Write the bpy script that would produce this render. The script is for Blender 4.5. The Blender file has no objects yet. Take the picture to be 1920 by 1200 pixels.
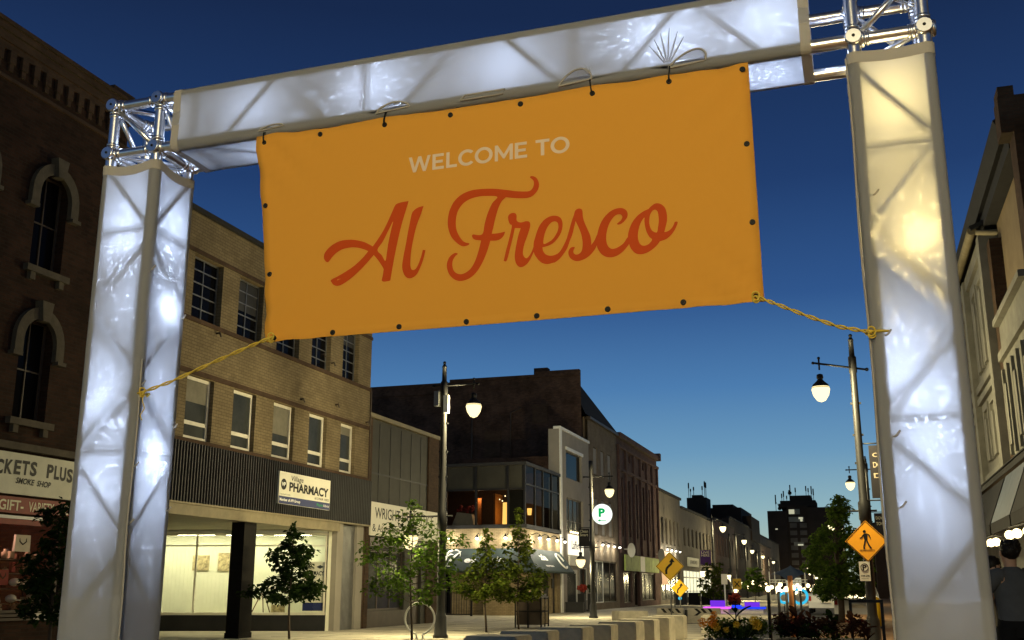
import bpy, bmesh, math, random
import numpy as np
from mathutils import Vector, Matrix
S = bpy.context.scene
COL = S.collection
R = math.radians
# ---------------------------------------------------------------- camera
F = 2000.0; PITCH = math.atan(503/2000.0); YAW = math.atan(662/math.hypot(2000, 503)); CH = 1.3
cd = bpy.data.cameras.new('camera'); cam = bpy.data.objects.new('camera', cd); COL.objects.link(cam)
cam.location = (0, 0, CH); cam.rotation_euler = (math.pi/2+PITCH, 0, YAW)
cd.sensor_width = 36; cd.lens = 36*F/1920; cd.clip_end = 3000; cd.clip_start = .05
S.camera = cam
S.view_settings.view_transform = 'Standard'; S.view_settings.look = 'None'
S.view_settings.exposure = 0; S.view_settings.gamma = 1
S.cycles.use_denoising = True
S.cycles.max_bounces = 7; S.cycles.diffuse_bounces = 4; S.cycles.glossy_bounces = 3
S.cycles.transmission_bounces = 5; S.cycles.transparent_max_bounces = 8
S.cycles.sample_clamp_indirect = 4; S.cycles.caustics_reflective = False; S.cycles.caustics_refractive = False
S.cycles.blur_glossy = .5
# ---------------------------------------------------------------- sky (dusk, after sunset, glow low in the north west)
W = bpy.data.worlds.new('World'); S.world = W; W.use_nodes = True
nt = W.node_tree; bg = nt.nodes['Background']
tc = nt.nodes.new('ShaderNodeTexCoord'); sp = nt.nodes.new('ShaderNodeSeparateXYZ'); nt.links.new(tc.outputs['Generated'], sp.inputs[0])
rp = nt.nodes.new('ShaderNodeValToRGB'); nt.links.new(sp.outputs['Z'], rp.inputs[0]); nt.links.new(rp.outputs[0], bg.inputs[0])
def lin(r, g, b):
    f = lambda c: (c/255/12.92) if c/255 <= .04045 else ((c/255+.055)/1.055)**2.4
    return (f(r), f(g), f(b), 1)
cr = rp.color_ramp
stops = [(0, (182,190,152)), (.03, (170,190,176)), (.07, (142,178,188)), (.12, (106,152,186)), (.18, (76,124,174)), (.26, (48,86,140)), (.36, (33,61,108)), (.5, (23,41,76)), (1, (12,21,44))]
cr.elements[0].position = 0; cr.elements[0].color = lin(*stops[0][1])
cr.elements[1].position = 1; cr.elements[1].color = lin(*stops[-1][1])
for p, c in stops[1:-1]:
    e = cr.elements.new(p); e.color = lin(*c)
bg.inputs[1].default_value = 1.0
# ---------------------------------------------------------------- materials
MATS = {}
def nmat(name):
    m = bpy.data.materials.new(name); m.use_nodes = True; MATS[name] = m
    return m, m.node_tree, m.node_tree.nodes['Principled BSDF']
def plain(name, c, rough=.6, metal=0, var=.25, scale=3.0, bump=0.0, spec=.25, bscale=None, ior=None):
    m, t, b = nmat(name)
    if ior: b.inputs['IOR'].default_value = ior
    b.inputs['Roughness'].default_value = rough; b.inputs['Metallic'].default_value = metal
    b.inputs['Specular IOR Level'].default_value = spec
    if var or bump:
        co = t.nodes.new('ShaderNodeTexCoord'); n = t.nodes.new('ShaderNodeTexNoise')
        n.inputs['Scale'].default_value = scale; n.inputs['Detail'].default_value = 6; n.inputs['Roughness'].default_value = .65
        t.links.new(co.outputs['Object'], n.inputs['Vector'])
        r = t.nodes.new('ShaderNodeValToRGB')
        r.color_ramp.elements[0].position = .3; r.color_ramp.elements[1].position = .72
        r.color_ramp.elements[0].color = tuple(x*(1-var) for x in c)+(1,); r.color_ramp.elements[1].color = tuple(min(1, x*(1+var)) for x in c)+(1,)
        t.links.new(n.outputs[0], r.inputs[0]); t.links.new(r.outputs[0], b.inputs['Base Color'])
        if bump:
            n2 = t.nodes.new('ShaderNodeTexNoise'); n2.inputs['Scale'].default_value = bscale or scale*6; n2.inputs['Detail'].default_value = 4
            t.links.new(co.outputs['Object'], n2.inputs['Vector'])
            bp = t.nodes.new('ShaderNodeBump'); bp.inputs['Strength'].default_value = bump; bp.inputs['Distance'].default_value = .02
            t.links.new(n2.outputs[0], bp.inputs['Height']); t.links.new(bp.outputs[0], b.inputs['Normal'])
    else:
        b.inputs['Base Color'].default_value = tuple(c)+(1,)
    return m
def brick(name, c1, c2, mortar, bw=.215, bh=.075, var=.35, rough=.85):
    m, t, b = nmat(name); b.inputs['Roughness'].default_value = rough; b.inputs['Specular IOR Level'].default_value = .08
    co = t.nodes.new('ShaderNodeTexCoord'); s = t.nodes.new('ShaderNodeSeparateXYZ'); t.links.new(co.outputs['Object'], s.inputs[0])
    a = t.nodes.new('ShaderNodeMath'); a.operation = 'ADD'; t.links.new(s.outputs['X'], a.inputs[0]); t.links.new(s.outputs['Y'], a.inputs[1])
    cb = t.nodes.new('ShaderNodeCombineXYZ'); t.links.new(a.outputs[0], cb.inputs[0]); t.links.new(s.outputs['Z'], cb.inputs[1])
    k = t.nodes.new('ShaderNodeTexBrick'); t.links.new(cb.outputs[0], k.inputs['Vector'])
    k.inputs['Scale'].default_value = 1; k.inputs['Brick Width'].default_value = bw; k.inputs['Row Height'].default_value = bh
    k.inputs['Mortar Size'].default_value = .008; k.inputs['Mortar Smooth'].default_value = .2; k.inputs['Bias'].default_value = -.1
    k.inputs['Color1'].default_value = c1+(1,); k.inputs['Color2'].default_value = c2+(1,); k.inputs['Mortar'].default_value = mortar+(1,)
    n = t.nodes.new('ShaderNodeTexNoise'); n.inputs['Scale'].default_value = .9; n.inputs['Detail'].default_value = 8; n.inputs['Roughness'].default_value = .7
    t.links.new(cb.outputs[0], n.inputs['Vector'])
    mr = t.nodes.new('ShaderNodeMapRange'); mr.inputs['From Min'].default_value = .3; mr.inputs['From Max'].default_value = .75
    mr.inputs['To Min'].default_value = 1-var; mr.inputs['To Max'].default_value = 1+var; t.links.new(n.outputs[0], mr.inputs[0])
    mx = t.nodes.new('ShaderNodeMix'); mx.data_type = 'RGBA'; mx.blend_type = 'MULTIPLY'; mx.inputs[0].default_value = 1
    t.links.new(k.outputs['Color'], mx.inputs[6]); t.links.new(mr.outputs[0], mx.inputs[7]); t.links.new(mx.outputs[2], b.inputs['Base Color'])
    bp = t.nodes.new('ShaderNodeBump'); bp.inputs['Strength'].default_value = .6; bp.inputs['Distance'].default_value = .01; bp.invert = True
    t.links.new(k.outputs['Fac'], bp.inputs['Height']); t.links.new(bp.outputs[0], b.inputs['Normal'])
    return m
def emit(name, c, s):
    m = bpy.data.materials.new(name); m.use_nodes = True; t = m.node_tree; t.nodes.clear()
    o = t.nodes.new('ShaderNodeOutputMaterial'); e = t.nodes.new('ShaderNodeEmission'); e.inputs[0].default_value = tuple(c)+(1,); e.inputs[1].default_value = s
    t.links.new(e.outputs[0], o.inputs[0]); MATS[name] = m; m.cycles.emission_sampling = 'NONE'; return m
def thin(name, c, front, trans, transp=0.0, wrinkle=.25, wscale=2.5):
    """cloth: diffuse + translucent, with a little crease relief"""
    m = bpy.data.materials.new(name); m.use_nodes = True; t = m.node_tree; t.nodes.clear()
    o = t.nodes.new('ShaderNodeOutputMaterial')
    d = t.nodes.new('ShaderNodeBsdfDiffuse'); l = t.nodes.new('ShaderNodeBsdfTranslucent'); a = t.nodes.new('ShaderNodeAddShader')
    d.inputs[0].default_value = tuple(x*front for x in c)+(1,); l.inputs[0].default_value = tuple(x*trans for x in c)+(1,)
    co = t.nodes.new('ShaderNodeTexCoord'); n = t.nodes.new('ShaderNodeTexNoise'); n.inputs['Scale'].default_value = wscale; n.inputs['Detail'].default_value = 5
    n.inputs['Distortion'].default_value = .6
    t.links.new(co.outputs['Object'], n.inputs['Vector'])
    b = t.nodes.new('ShaderNodeBump'); b.inputs['Strength'].default_value = wrinkle; b.inputs['Distance'].default_value = .03; t.links.new(n.outputs[0], b.inputs['Height'])
    t.links.new(b.outputs[0], d.inputs['Normal']); t.links.new(b.outputs[0], l.inputs['Normal'])
    t.links.new(d.outputs[0], a.inputs[0]); t.links.new(l.outputs[0], a.inputs[1])
    t.links.new(a.outputs[0], o.inputs[0]); MATS[name] = m; return m
def glass(name, tint=(1, 1, 1), gloss=.1, rough=.02):
    m = bpy.data.materials.new(name); m.use_nodes = True; t = m.node_tree; t.nodes.clear()
    o = t.nodes.new('ShaderNodeOutputMaterial'); a = t.nodes.new('ShaderNodeBsdfTransparent'); g = t.nodes.new('ShaderNodeBsdfGlossy'); x = t.nodes.new('ShaderNodeMixShader')
    a.inputs[0].default_value = tuple(tint)+(1,); g.inputs['Roughness'].default_value = rough; x.inputs[0].default_value = gloss
    t.links.new(a.outputs[0], x.inputs[1]); t.links.new(g.outputs[0], x.inputs[2]); t.links.new(x.outputs[0], o.inputs[0]); MATS[name] = m; return m
def leafmat(name, c1, c2, tr=.35):
    m = bpy.data.materials.new(name); m.use_nodes = True; t = m.node_tree; t.nodes.clear()
    o = t.nodes.new('ShaderNodeOutputMaterial'); d = t.nodes.new('ShaderNodeBsdfDiffuse'); l = t.nodes.new('ShaderNodeBsdfTranslucent'); x = t.nodes.new('ShaderNodeMixShader'); x.inputs[0].default_value = tr
    co = t.nodes.new('ShaderNodeTexCoord'); n = t.nodes.new('ShaderNodeTexNoise'); n.inputs['Scale'].default_value = 5; n.inputs['Detail'].default_value = 3
    t.links.new(co.outputs['Object'], n.inputs['Vector'])
    r = t.nodes.new('ShaderNodeValToRGB'); r.color_ramp.elements[0].position = .35; r.color_ramp.elements[1].position = .65
    r.color_ramp.elements[0].color = c1+(1,); r.color_ramp.elements[1].color = c2+(1,)
    t.links.new(n.outputs[0], r.inputs[0]); t.links.new(r.outputs[0], d.inputs[0]); t.links.new(r.outputs[0], l.inputs[0])
    t.links.new(d.outputs[0], x.inputs[1]); t.links.new(l.outputs[0], x.inputs[2]); t.links.new(x.outputs[0], o.inputs[0]); MATS[name] = m; return m

M = MATS

plain('asphalt', (.05, .05, .052), .85, var=.3, scale=2, bump=.4, bscale=60)
plain('concrete_paving', (.47, .435, .35), .85, var=.22, scale=.7, bump=.25, bscale=25)
plain('concrete', (.52, .48, .38), .85, var=.25, scale=2.5, bump=.3, bscale=20)
plain('stone', (.078, .066, .048), .85, var=.25, scale=4, bump=.3)
plain('black_metal', (.012, .012, .013), .5, var=.2)
plain('dark_panel', (.016, .016, .018), .5, var=.3, scale=1.5)
plain('charcoal', (.03, .03, .032), .6, var=.2)
plain('grey_metal', (.22, .22, .22), .45, metal=.7, var=.15)
plain('aluminium', (.80, .80, .82), .30, metal=1, var=.06, scale=12)
plain('white_paint', (.74, .74, .70), .5, var=.08)
plain('canopy_metal', (.20, .17, .105), .6, var=.2)
plain('black_paint', (.010, .009, .008), .75, var=.3, spec=.1)
plain('cream_frame', (.60, .57, .50), .55, var=.15)
plain('bronze_frame', (.06, .045, .035), .5, var=.2)
plain('brown_wood', (.10, .055, .03), .6, var=.3, scale=6)
plain('orange_wood', (.48, .20, .06), .6, var=.25, scale=6)
plain('roof_tar', (.02, .02, .022), .9, var=.2)
plain('dull_panel', (.036, .035, .029), .7, var=.22, scale=1.2)
plain('grey_stucco', (.13, .115, .095), .9, var=.25, scale=.8, bump=.2)
plain('white_stucco', (.27, .25, .22), .85, var=.12, scale=.8)
plain('tan_stucco', (.17, .13, .08), .9, var=.22, scale=.8, bump=.2)
plain('white_panel_paint', (.17, .165, .14), .8, var=.25, scale=1.3, bump=.3)
plain('wall_white', (.72, .72, .60), .7, var=.05)
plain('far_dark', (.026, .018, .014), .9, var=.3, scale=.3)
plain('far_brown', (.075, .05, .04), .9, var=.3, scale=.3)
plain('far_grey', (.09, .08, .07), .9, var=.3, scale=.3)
plain('sign_white', (.66, .64, .55), .5, var=.05)
plain('sign_cream', (.52, .52, .42), .55, var=.12, scale=2)
plain('sign_red', (.20, .035, .025), .55, var=.2)
plain('black_ink', (.008, .008, .009), .6, var=0)
plain('navy_ink', (.02, .03, .12), .5, var=0)
plain('cream_ink', (.62, .58, .42), .5, var=0)
plain('white_ink', (.8, .8, .78), .5, var=0)
plain('green_ink', (.0, .30, .07), .5, var=0)
plain('banner_red', (.54, .072, .013), .6, var=.06, spec=.05)
plain('banner_white', (.72, .55, .40), .6, var=.05)
plain('sign_yellow', (.95, .56, .03), .4, var=.05)
plain('sign_orange', (.98, .42, .02), .4, var=.05)
plain('rope_yellow', (.62, .44, .06), .7, var=.2, scale=40)
plain('cable_blue', (.05, .12, .45), .4, var=0)
plain('awning_green', (.030, .045, .045), .7, var=.15)
plain('dark_window', (.004, .004, .005), .10, var=0, spec=.5, ior=1.12)
plain('grey_window', (.040, .043, .042), .18, var=.45, scale=.8, spec=.5, ior=1.15)
plain('blind', (.16, .16, .14), .7, var=.2, scale=1)
plain('skin', (.50, .30, .21), .55, var=.06)
plain('dark_hair', (.012, .009, .007), .55, var=.3, scale=20)
plain('tshirt_grey', (.085, .09, .10), .9, var=.15, scale=6)
plain('black_cloth', (.008, .008, .009), .9, var=.15)
plain('beige_cloth', (.32, .26, .18), .9, var=.12)
plain('blind_cloth', (.16, .15, .12), .8, var=.2)
plain('bark', (.055, .042, .032), .9, var=.3, scale=12)
plain('soil', (.03, .022, .016), .95, var=.3)
plain('car_white', (.70, .70, .70), .25, var=0)
plain('tyre', (.015, .015, .015), .8, var=0)
plain('red_plastic', (.35, .02, .02), .4, var=0)
plain('purple_banner', (.06, .02, .14), .6, var=.15)
plain('black_banner', (.02, .018, .022), .6, var=.15)
plain('paper', (.65, .62, .52), .7, var=.1, scale=5)
plain('poster_art', (.40, .33, .20), .6, var=.8, scale=7)
plain('pink_board', (.50, .33, .28), .7, var=.1)
plain('green_board', (.32, .40, .10), .7, var=.35, scale=1.4)
plain('sail_blue', (.05, .075, .12), .7, var=.1)
plain('toy_beige', (.36, .30, .22), .9, var=.2)
plain('bag_brown', (.10, .05, .03), .6, var=.3)
plain('bag_red', (.22, .03, .03), .7, var=.3)
plain('brick_paver', (.22, .12, .055), .85, var=.3, scale=3)
plain('yellow_plastic', (.62, .40, .02), .5, var=.05)
brick('brown_brick', (.040, .020, .013), (.023, .013, .009), (.030, .023, .017), var=.45)
brick('yellow_brick', (.180, .142, .086), (.150, .117, .070), (.100, .078, .050), bw=.24, bh=.085, var=.3)
brick('dark_brick', (.075, .043, .032), (.045, .028, .022), (.055, .042, .034), var=.6)
brick('purple_brick', (.125, .075, .07), (.10, .06, .056), (.10, .075, .065))
brick('tan_brick', (.30, .235, .14), (.25, .19, .11), (.18, .145, .09))
brick('brown_brick_row', (.075, .046, .031), (.055, .034, .024), (.06, .046, .032))
brick('sandy_wall', (.20, .16, .115), (.17, .13, .09), (.13, .105, .075))
thin('sleeve_cloth', (.92, .92, .95), .22, .54, wrinkle=.10)
thin('hem_cloth', (.80, .74, .66), .48, .05)
thin('banner_vinyl', (.86, .40, .060), .80, .03, wrinkle=.2, wscale=1.8)
glass('clear_glass', (.97, .98, .96), .06)
glass('cafe_glass', (.42, .42, .42), .06)
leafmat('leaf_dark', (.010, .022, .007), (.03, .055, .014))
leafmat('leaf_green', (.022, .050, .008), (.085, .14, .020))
leafmat('leaf_maple', (.040, .085, .014), (.125, .19, .032))
leafmat('leaf_yellow', (.028, .052, .008), (.12, .15, .022))
leafmat('leaf_purple', (.045, .018, .016), (.085, .045, .025))
plain('awning_blue', (.05, .062, .078), .6, var=.3)
leafmat('petal_red', (.36, .05, .04), (.48, .10, .07), .6)
leafmat('petal_yellow', (.75, .55, .05), (.85, .68, .12), .6)
leafmat('petal_orange', (.70, .28, .03), (.80, .38, .05), .6)
emit('lamp_bulb', (1.0, .82, .40), 2.0)
emit('lamp_bulb_far', (1.0, .86, .46), 2.8)
emit('spot_bulb', (1.0, .95, .80), 14)
emit('warm_bulb', (1.0, .78, .38), 6)
emit('tube_light', (1.0, .96, .58), 62)
emit('warm_glow', (1.0, .55, .12), 3.2)
emit('sign_glow', (.92, 1.0, .93), 1.35)
emit('green_glow', (.0, .42, .10), 1.0)
emit('lit_board', (1.0, .90, .66), 1.5)
emit('lit_window', (.92, .90, .62), .55)
emit('lit_shop', (1.0, .96, .62), 1.15)
emit('shop_light', (1.0, .95, .66), 3.0)
emit('purple_led', (.20, .035, .85), .9)
emit('magenta_led', (.85, .12, 1.0), 1.3)
emit('blue_led', (.02, .06, 1.0), 1.1)
emit('cyan_led', (.05, .62, .95), .9)
emit('led_white', (.80, .87, 1.0), 12)
emit('led_warm', (1.0, .80, .38), 12)

# ---------------------------------------------------------------- mesh builder
def obj(name, me, mat=None, parent=None):
    o = bpy.data.objects.new(name, me); COL.objects.link(o)
    if mat: me.materials.append(M[mat] if isinstance(mat, str) else mat)
    if parent is not None:
        o.parent = parent
        o.matrix_parent_inverse = Matrix.Translation(parent.matrix_basis.translation).inverted() if False else Matrix.Identity(4)
    return o
class MB:
    def __init__(s): s.v = []; s.f = []; s.smooth = []; s.cuts = []
    def add(s, vs, fs, sm=False):
        b = len(s.v); s.v.extend([tuple(float(c) for c in v) for v in vs]); s.f.extend([tuple(b+i for i in f) for f in fs]); s.smooth.extend([sm]*len(fs)); return s
    def box(s, x0, x1, y0, y1, z0, z1):
        if x0 > x1: x0, x1 = x1, x0
        if y0 > y1: y0, y1 = y1, y0
        if z0 > z1: z0, z1 = z1, z0
        return s.add([(x0,y0,z0),(x1,y0,z0),(x1,y1,z0),(x0,y1,z0),(x0,y0,z1),(x1,y0,z1),(x1,y1,z1),(x0,y1,z1)],
                     [(0,3,2,1),(4,5,6,7),(0,1,5,4),(1,2,6,5),(2,3,7,6),(3,0,4,7)])
    def quad(s, a, b, c, d): return s.add([a, b, c, d], [(0, 1, 2, 3)])
    def prism(s, pts, n):
        """closed prism: polygon pts (3-D, planar) swept by vector n"""
        n = Vector(n); k = len(pts); p = [Vector(q) for q in pts]
        nn = Vector((0, 0, 0))
        for i in range(k): nn += p[i].cross(p[(i+1) % k])
        if nn.dot(n) > 0: p.reverse()
        return s.add(p+[q+n for q in p], [tuple(range(k)), tuple(range(2*k-1, k-1, -1))]+[(i, i+k, (i+1) % k+k, (i+1) % k) for i in range(k)])
    def tube(s, pts, r, n=10, cap=True):
        pts = [Vector(p) for p in pts]; rs = r if isinstance(r, (list, tuple)) else [r]*len(pts)
        b = len(s.v); t0 = (pts[1]-pts[0]).normalized()
        u = t0.orthogonal().normalized()
        for i, p in enumerate(pts):
            t = (pts[min(i+1, len(pts)-1)]-pts[max(i-1, 0)]).normalized()
            u = (u-t*u.dot(t)).normalized(); w = t.cross(u)
            for k in range(n):
                a = 2*math.pi*k/n; s.v.append(tuple(p+(u*math.cos(a)+w*math.sin(a))*rs[i]))
        for i in range(len(pts)-1):
            for k in range(n):
                s.f.append((b+i*n+k, b+i*n+(k+1) % n, b+(i+1)*n+(k+1) % n, b+(i+1)*n+k)); s.smooth.append(True)
        if cap:
            s.f.append(tuple(b+k for k in range(n-1, -1, -1))); s.smooth.append(False)
            e = b+(len(pts)-1)*n; s.f.append(tuple(e+k for k in range(n))); s.smooth.append(False)
        return s
    def lathe(s, prof, c=(0, 0, 0), n=16, axis=(0, 0, 1)):
        ax = Vector(axis).normalized(); u = ax.orthogonal().normalized(); w = ax.cross(u); c = Vector(c); b = len(s.v)
        for r, z in prof:
            for k in range(n):
                a = 2*math.pi*k/n; s.v.append(tuple(c+ax*z+(u*math.cos(a)+w*math.sin(a))*max(r, 1e-4)))
        for i in range(len(prof)-1):
            for k in range(n):
                s.f.append((b+i*n+k, b+i*n+(k+1) % n, b+(i+1)*n+(k+1) % n, b+(i+1)*n+k)); s.smooth.append(True)
        s.f.append(tuple(b+k for k in range(n-1, -1, -1))); s.smooth.append(False)
        e = b+(len(prof)-1)*n; s.f.append(tuple(e+k for k in range(n))); s.smooth.append(False)
        return s
    def ball(s, c, r, n=12, sq=(1, 1, 1)):
        c = Vector(c); m = max(4, n//2); b = len(s.v)
        for i in range(m+1):
            th = math.pi*i/m
            for k in range(n):
                a = 2*math.pi*k/n; q = max(math.sin(th), 1e-3)
                s.v.append((c.x+r*sq[0]*q*math.cos(a), c.y+r*sq[1]*q*math.sin(a), c.z+r*sq[2]*math.cos(th)))
        for i in range(m):
            for k in range(n):
                s.f.append((b+i*n+k, b+(i+1)*n+k, b+(i+1)*n+(k+1) % n, b+i*n+(k+1) % n)); s.smooth.append(True)
        return s
    def text(s, body, o, u, v, w=None, h=.1, n=.004, bold=0.0, shear=0.0):
        """lettering: o lower left corner, u/v unit vectors, fitted to width w and cap height h, n = how proud along u x v"""
        cu = bpy.data.curves.new('lettering', 'FONT'); cu.body = body; cu.size = 1; cu.offset = bold; cu.shear = shear; cu.extrude = 0; cu.resolution_u = 3
        t = bpy.data.objects.new('lettering', cu); COL.objects.link(t)
        dg = bpy.context.evaluated_depsgraph_get(); dg.update()
        me = bpy.data.meshes.new_from_object(t.evaluated_get(dg))
        P = [(q.co.x, q.co.y) for q in me.vertices]; Fc = [tuple(p.vertices) for p in me.polygons]
        bpy.data.objects.remove(t); bpy.data.curves.remove(cu); bpy.data.meshes.remove(me)
        if not P: return s
        s.cuts.append(len(s.f))
        x0 = min(p[0] for p in P); x1 = max(p[0] for p in P); sc = h/.72
        sx = (w/(x1-x0)) if w else sc
        u = Vector(u); v = Vector(v); o = Vector(o); nn = u.cross(v).normalized()*n
        return s.add([o+u*((p[0]-x0)*sx)+v*(p[1]*sc)+nn for p in P], Fc)
    def poly(s, outer, holes, fn):
        """filled flat outline with holes; fn maps (a,b) to a 3-D point"""
        cu = bpy.data.curves.new('outline', 'CURVE'); cu.dimensions = '2D'; cu.fill_mode = 'BOTH'
        for ring in [outer]+list(holes):
            sp = cu.splines.new('POLY'); sp.points.add(len(ring)-1); sp.use_cyclic_u = True
            for q, p in zip(sp.points, ring): q.co = (p[0], p[1], 0, 1)
        t = bpy.data.objects.new('outline', cu); COL.objects.link(t)
        dg = bpy.context.evaluated_depsgraph_get(); dg.update()
        me = bpy.data.meshes.new_from_object(t.evaluated_get(dg))
        P = [fn(q.co.x, q.co.y) for q in me.vertices]; Fc = [tuple(p.vertices) for p in me.polygons]
        bpy.data.objects.remove(t); bpy.data.curves.remove(cu); bpy.data.meshes.remove(me)
        return s.add(P, Fc)
    def wall(s, X, y0, y1, z0, z1, ops=(), depth=.25, d=1, axis='x'):
        """wall sheet on plane x=X (facing d) or y=X, with rectangular openings (a0,a1,z0,z1) and their reveals"""
        ys = sorted({y0, y1, *[o[0] for o in ops], *[o[1] for o in ops]}); zs = sorted({z0, z1, *[o[2] for o in ops], *[o[3] for o in ops]})
        ys = [y for y in ys if y0 <= y <= y1]; zs = [z for z in zs if z0 <= z <= z1]
        P = (lambda a, z, k=0: (X-d*k, a, z)) if axis == 'x' else (lambda a, z, k=0: (a, X-d*k, z))
        for i in range(len(ys)-1):
            for j in range(len(zs)-1):
                cy = (ys[i]+ys[i+1])/2; cz = (zs[j]+zs[j+1])/2
                if any(o[0] < cy < o[1] and o[2] < cz < o[3] for o in ops): continue
                s.quad(P(ys[i], zs[j]), P(ys[i+1], zs[j]), P(ys[i+1], zs[j+1]), P(ys[i], zs[j+1]))
        for a0, a1, b0, b1 in ops:
            s.quad(P(a0, b0), P(a0, b1), P(a0, b1, depth), P(a0, b0, depth)); s.quad(P(a1, b0), P(a1, b1), P(a1, b1, depth), P(a1, b0, depth))
            s.quad(P(a0, b0), P(a1, b0), P(a1, b0, depth), P(a0, b0, depth)); s.quad(P(a0, b1), P(a1, b1), P(a1, b1, depth), P(a0, b1, depth))
        return s
    def build(s, name, mat, parent=None):
        if name.endswith('lettering') and len(s.cuts) > 1 and len(s.cuts) < 9:      # each line of writing is a mesh of its own
            cuts = sorted({0, *s.cuts[1:], len(s.f)}); out = None
            for a, b in zip(cuts[:-1], cuts[1:]):
                q = MB(); ids = sorted({i for f in s.f[a:b] for i in f}); mp = {i: k for k, i in enumerate(ids)}
                q.v = [s.v[i] for i in ids]; q.f = [tuple(mp[i] for i in f) for f in s.f[a:b]]; q.smooth = s.smooth[a:b]; out = q.build(name, mat, parent)
            return out
        me = bpy.data.meshes.new(name)
        off = Vector((0, 0, 0))
        if parent is not None: off = world_loc(parent)
        me.from_pydata([(v[0]-off.x, v[1]-off.y, v[2]-off.z) for v in s.v], [], s.f)
        me.polygons.foreach_set('use_smooth', s.smooth); me.update()
        return obj(name, me, mat, parent)
def world_loc(o):
    l = Vector((0, 0, 0))
    while o is not None: l += o.location; o = o.parent
    return l
def tag(o, label=None, cat=None, group=None, kind=None):
    if label: o['label'] = label
    if cat: o['category'] = cat
    if group: o['group'] = group
    if kind: o['kind'] = kind
    return o
def thing(name, loc, label, cat, group=None):
    o = bpy.data.objects.new(name, None); COL.objects.link(o); o.location = loc; o.empty_display_size = .3
    return tag(o, label, cat, group)
def structure(name, mb, mat): return tag(mb.build(name, mat), kind='structure')
def copy_tree(o, parent=None):
    c = o.copy(); COL.objects.link(c)
    if parent is not None: c.parent = parent
    for ch in list(o.children): copy_tree(ch, c)
    return c
def lamp(name, loc, power, color, r=.05, parent=None, typ='POINT'):
    l = bpy.data.lights.new(name, typ); l.energy = power; l.color = color
    if typ == 'AREA': l.size = r
    else: l.shadow_soft_size = r
    o = bpy.data.objects.new(name, l); COL.objects.link(o)
    if parent is not None: o.parent = parent; o.location = Vector(loc)-world_loc(parent)
    else: o.location = loc
    return o
UY, UZ, UX = (0, 1, 0), (0, 0, 1), (1, 0, 0)
def catmull(pts, n=5, sharp=(), closed=True):
    out = []; k = len(pts)
    for i in range(k if closed else k-1):
        p1 = pts[i]; p2 = pts[(i+1) % k]
        p0 = p1 if i in sharp else pts[(i-1) % k]; p3 = p2 if (i+1) % k in sharp else pts[(i+2) % k]
        for j in range(n):
            t = j/n
            out.append(tuple(.5*((2*p1[a])+(-p0[a]+p2[a])*t+(2*p0[a]-5*p1[a]+4*p2[a]-p3[a])*t*t+(-p0[a]+3*p1[a]-3*p2[a]+p3[a])*t**3) for a in range(2)))
    return out

# ================================================================ THE SETTING
structure('ground', MB().box(-700, 700, -120, 1400, -.9, -.12), 'asphalt')
structure('road', MB().box(-4.35, -1.3, -60, 500, -.119, -.06), 'asphalt')
pv = MB().box(-40, -4.35, -60, 500, -.118, 0)
structure('plaza_pavement', pv, 'concrete_paving')
jt = MB()
for k in range(40):
    jt.box(-15.9, -4.4, 9.5+k*1.8, 9.515+k*1.8, .001, .004)
for x in (-14.4, -12.7, -10.2, -8.4, -6.4): jt.box(x, x+.014, 9, 82, .005, .0075)
structure('pavement_joints', jt, 'asphalt')
structure('kerb', MB().box(-4.35, -4.2, -60, 500, -.12, .012), 'concrete')
structure('right_pavement', MB().box(-1.3, 30, -60, 500, -.117, 0), 'brick_paver')
structure('right_kerb', MB().box(-1.45, -1.3, -60, 500, -.119, .012), 'concrete')
# ================================================================ THE ARCH
YF, YB = 3.726, 3.966
LX0, LX1, RX0, RX1 = -3.095, -2.855, .108, .348
def sl(x): return (x+2.975)*.0116
Z1, Z2 = 3.197, 3.432
arch = thing('truss_arch', (-1.37, 3.85, 0), 'aluminium truss arch wrapped in glowing white cloth, lit from inside, spanning the street', 'arch')
cr_ = .025
for (xa, xb) in ((LX0, LX1), (RX0, RX1)):
    zt = Z1+sl(xa)
    m = MB()
    for x in (xa, xb):
        for y in (YF, YB): m.tube([(x, y, .03), (x, y, zt)], cr_, 14, False)
    h = .325; k = 0; z = .22
    while z < zt-.12:
        z2 = min(z+h*.9, zt-.08)
        a, b = (xa, xb) if k % 2 else (xb, xa)
        m.tube([(a, YF, z), (b, YF, z2)], .010, 8); m.tube([(b, YB, z), (a, YB, z2)], .010, 8)
        c, d = (YF, YB) if k % 2 else (YB, YF)
        m.tube([(xa, c, z), (xa, d, z2)], .010, 8); m.tube([(xb, d, z), (xb, c, z2)], .010, 8)
        if k % 3 == 2:
            m.tube([(xa, YF, z), (xb, YF, z)], .010, 8); m.tube([(xb, YF, z), (xb, YB, z)], .010, 8)
        z += h; k += 1
    m.build('truss_post', 'aluminium', arch)
    p = MB().box(xa-.16, xb+.16, YF-.16, YB+.16, 0, .012)
    for x in (xa, xb):
        for y in (YF, YB): p.lathe([(.05, .012), (.05, .03), (.035, .06)], (x, y, 0), 12)
    p.build('base_plate', 'grey_metal', arch)
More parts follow.
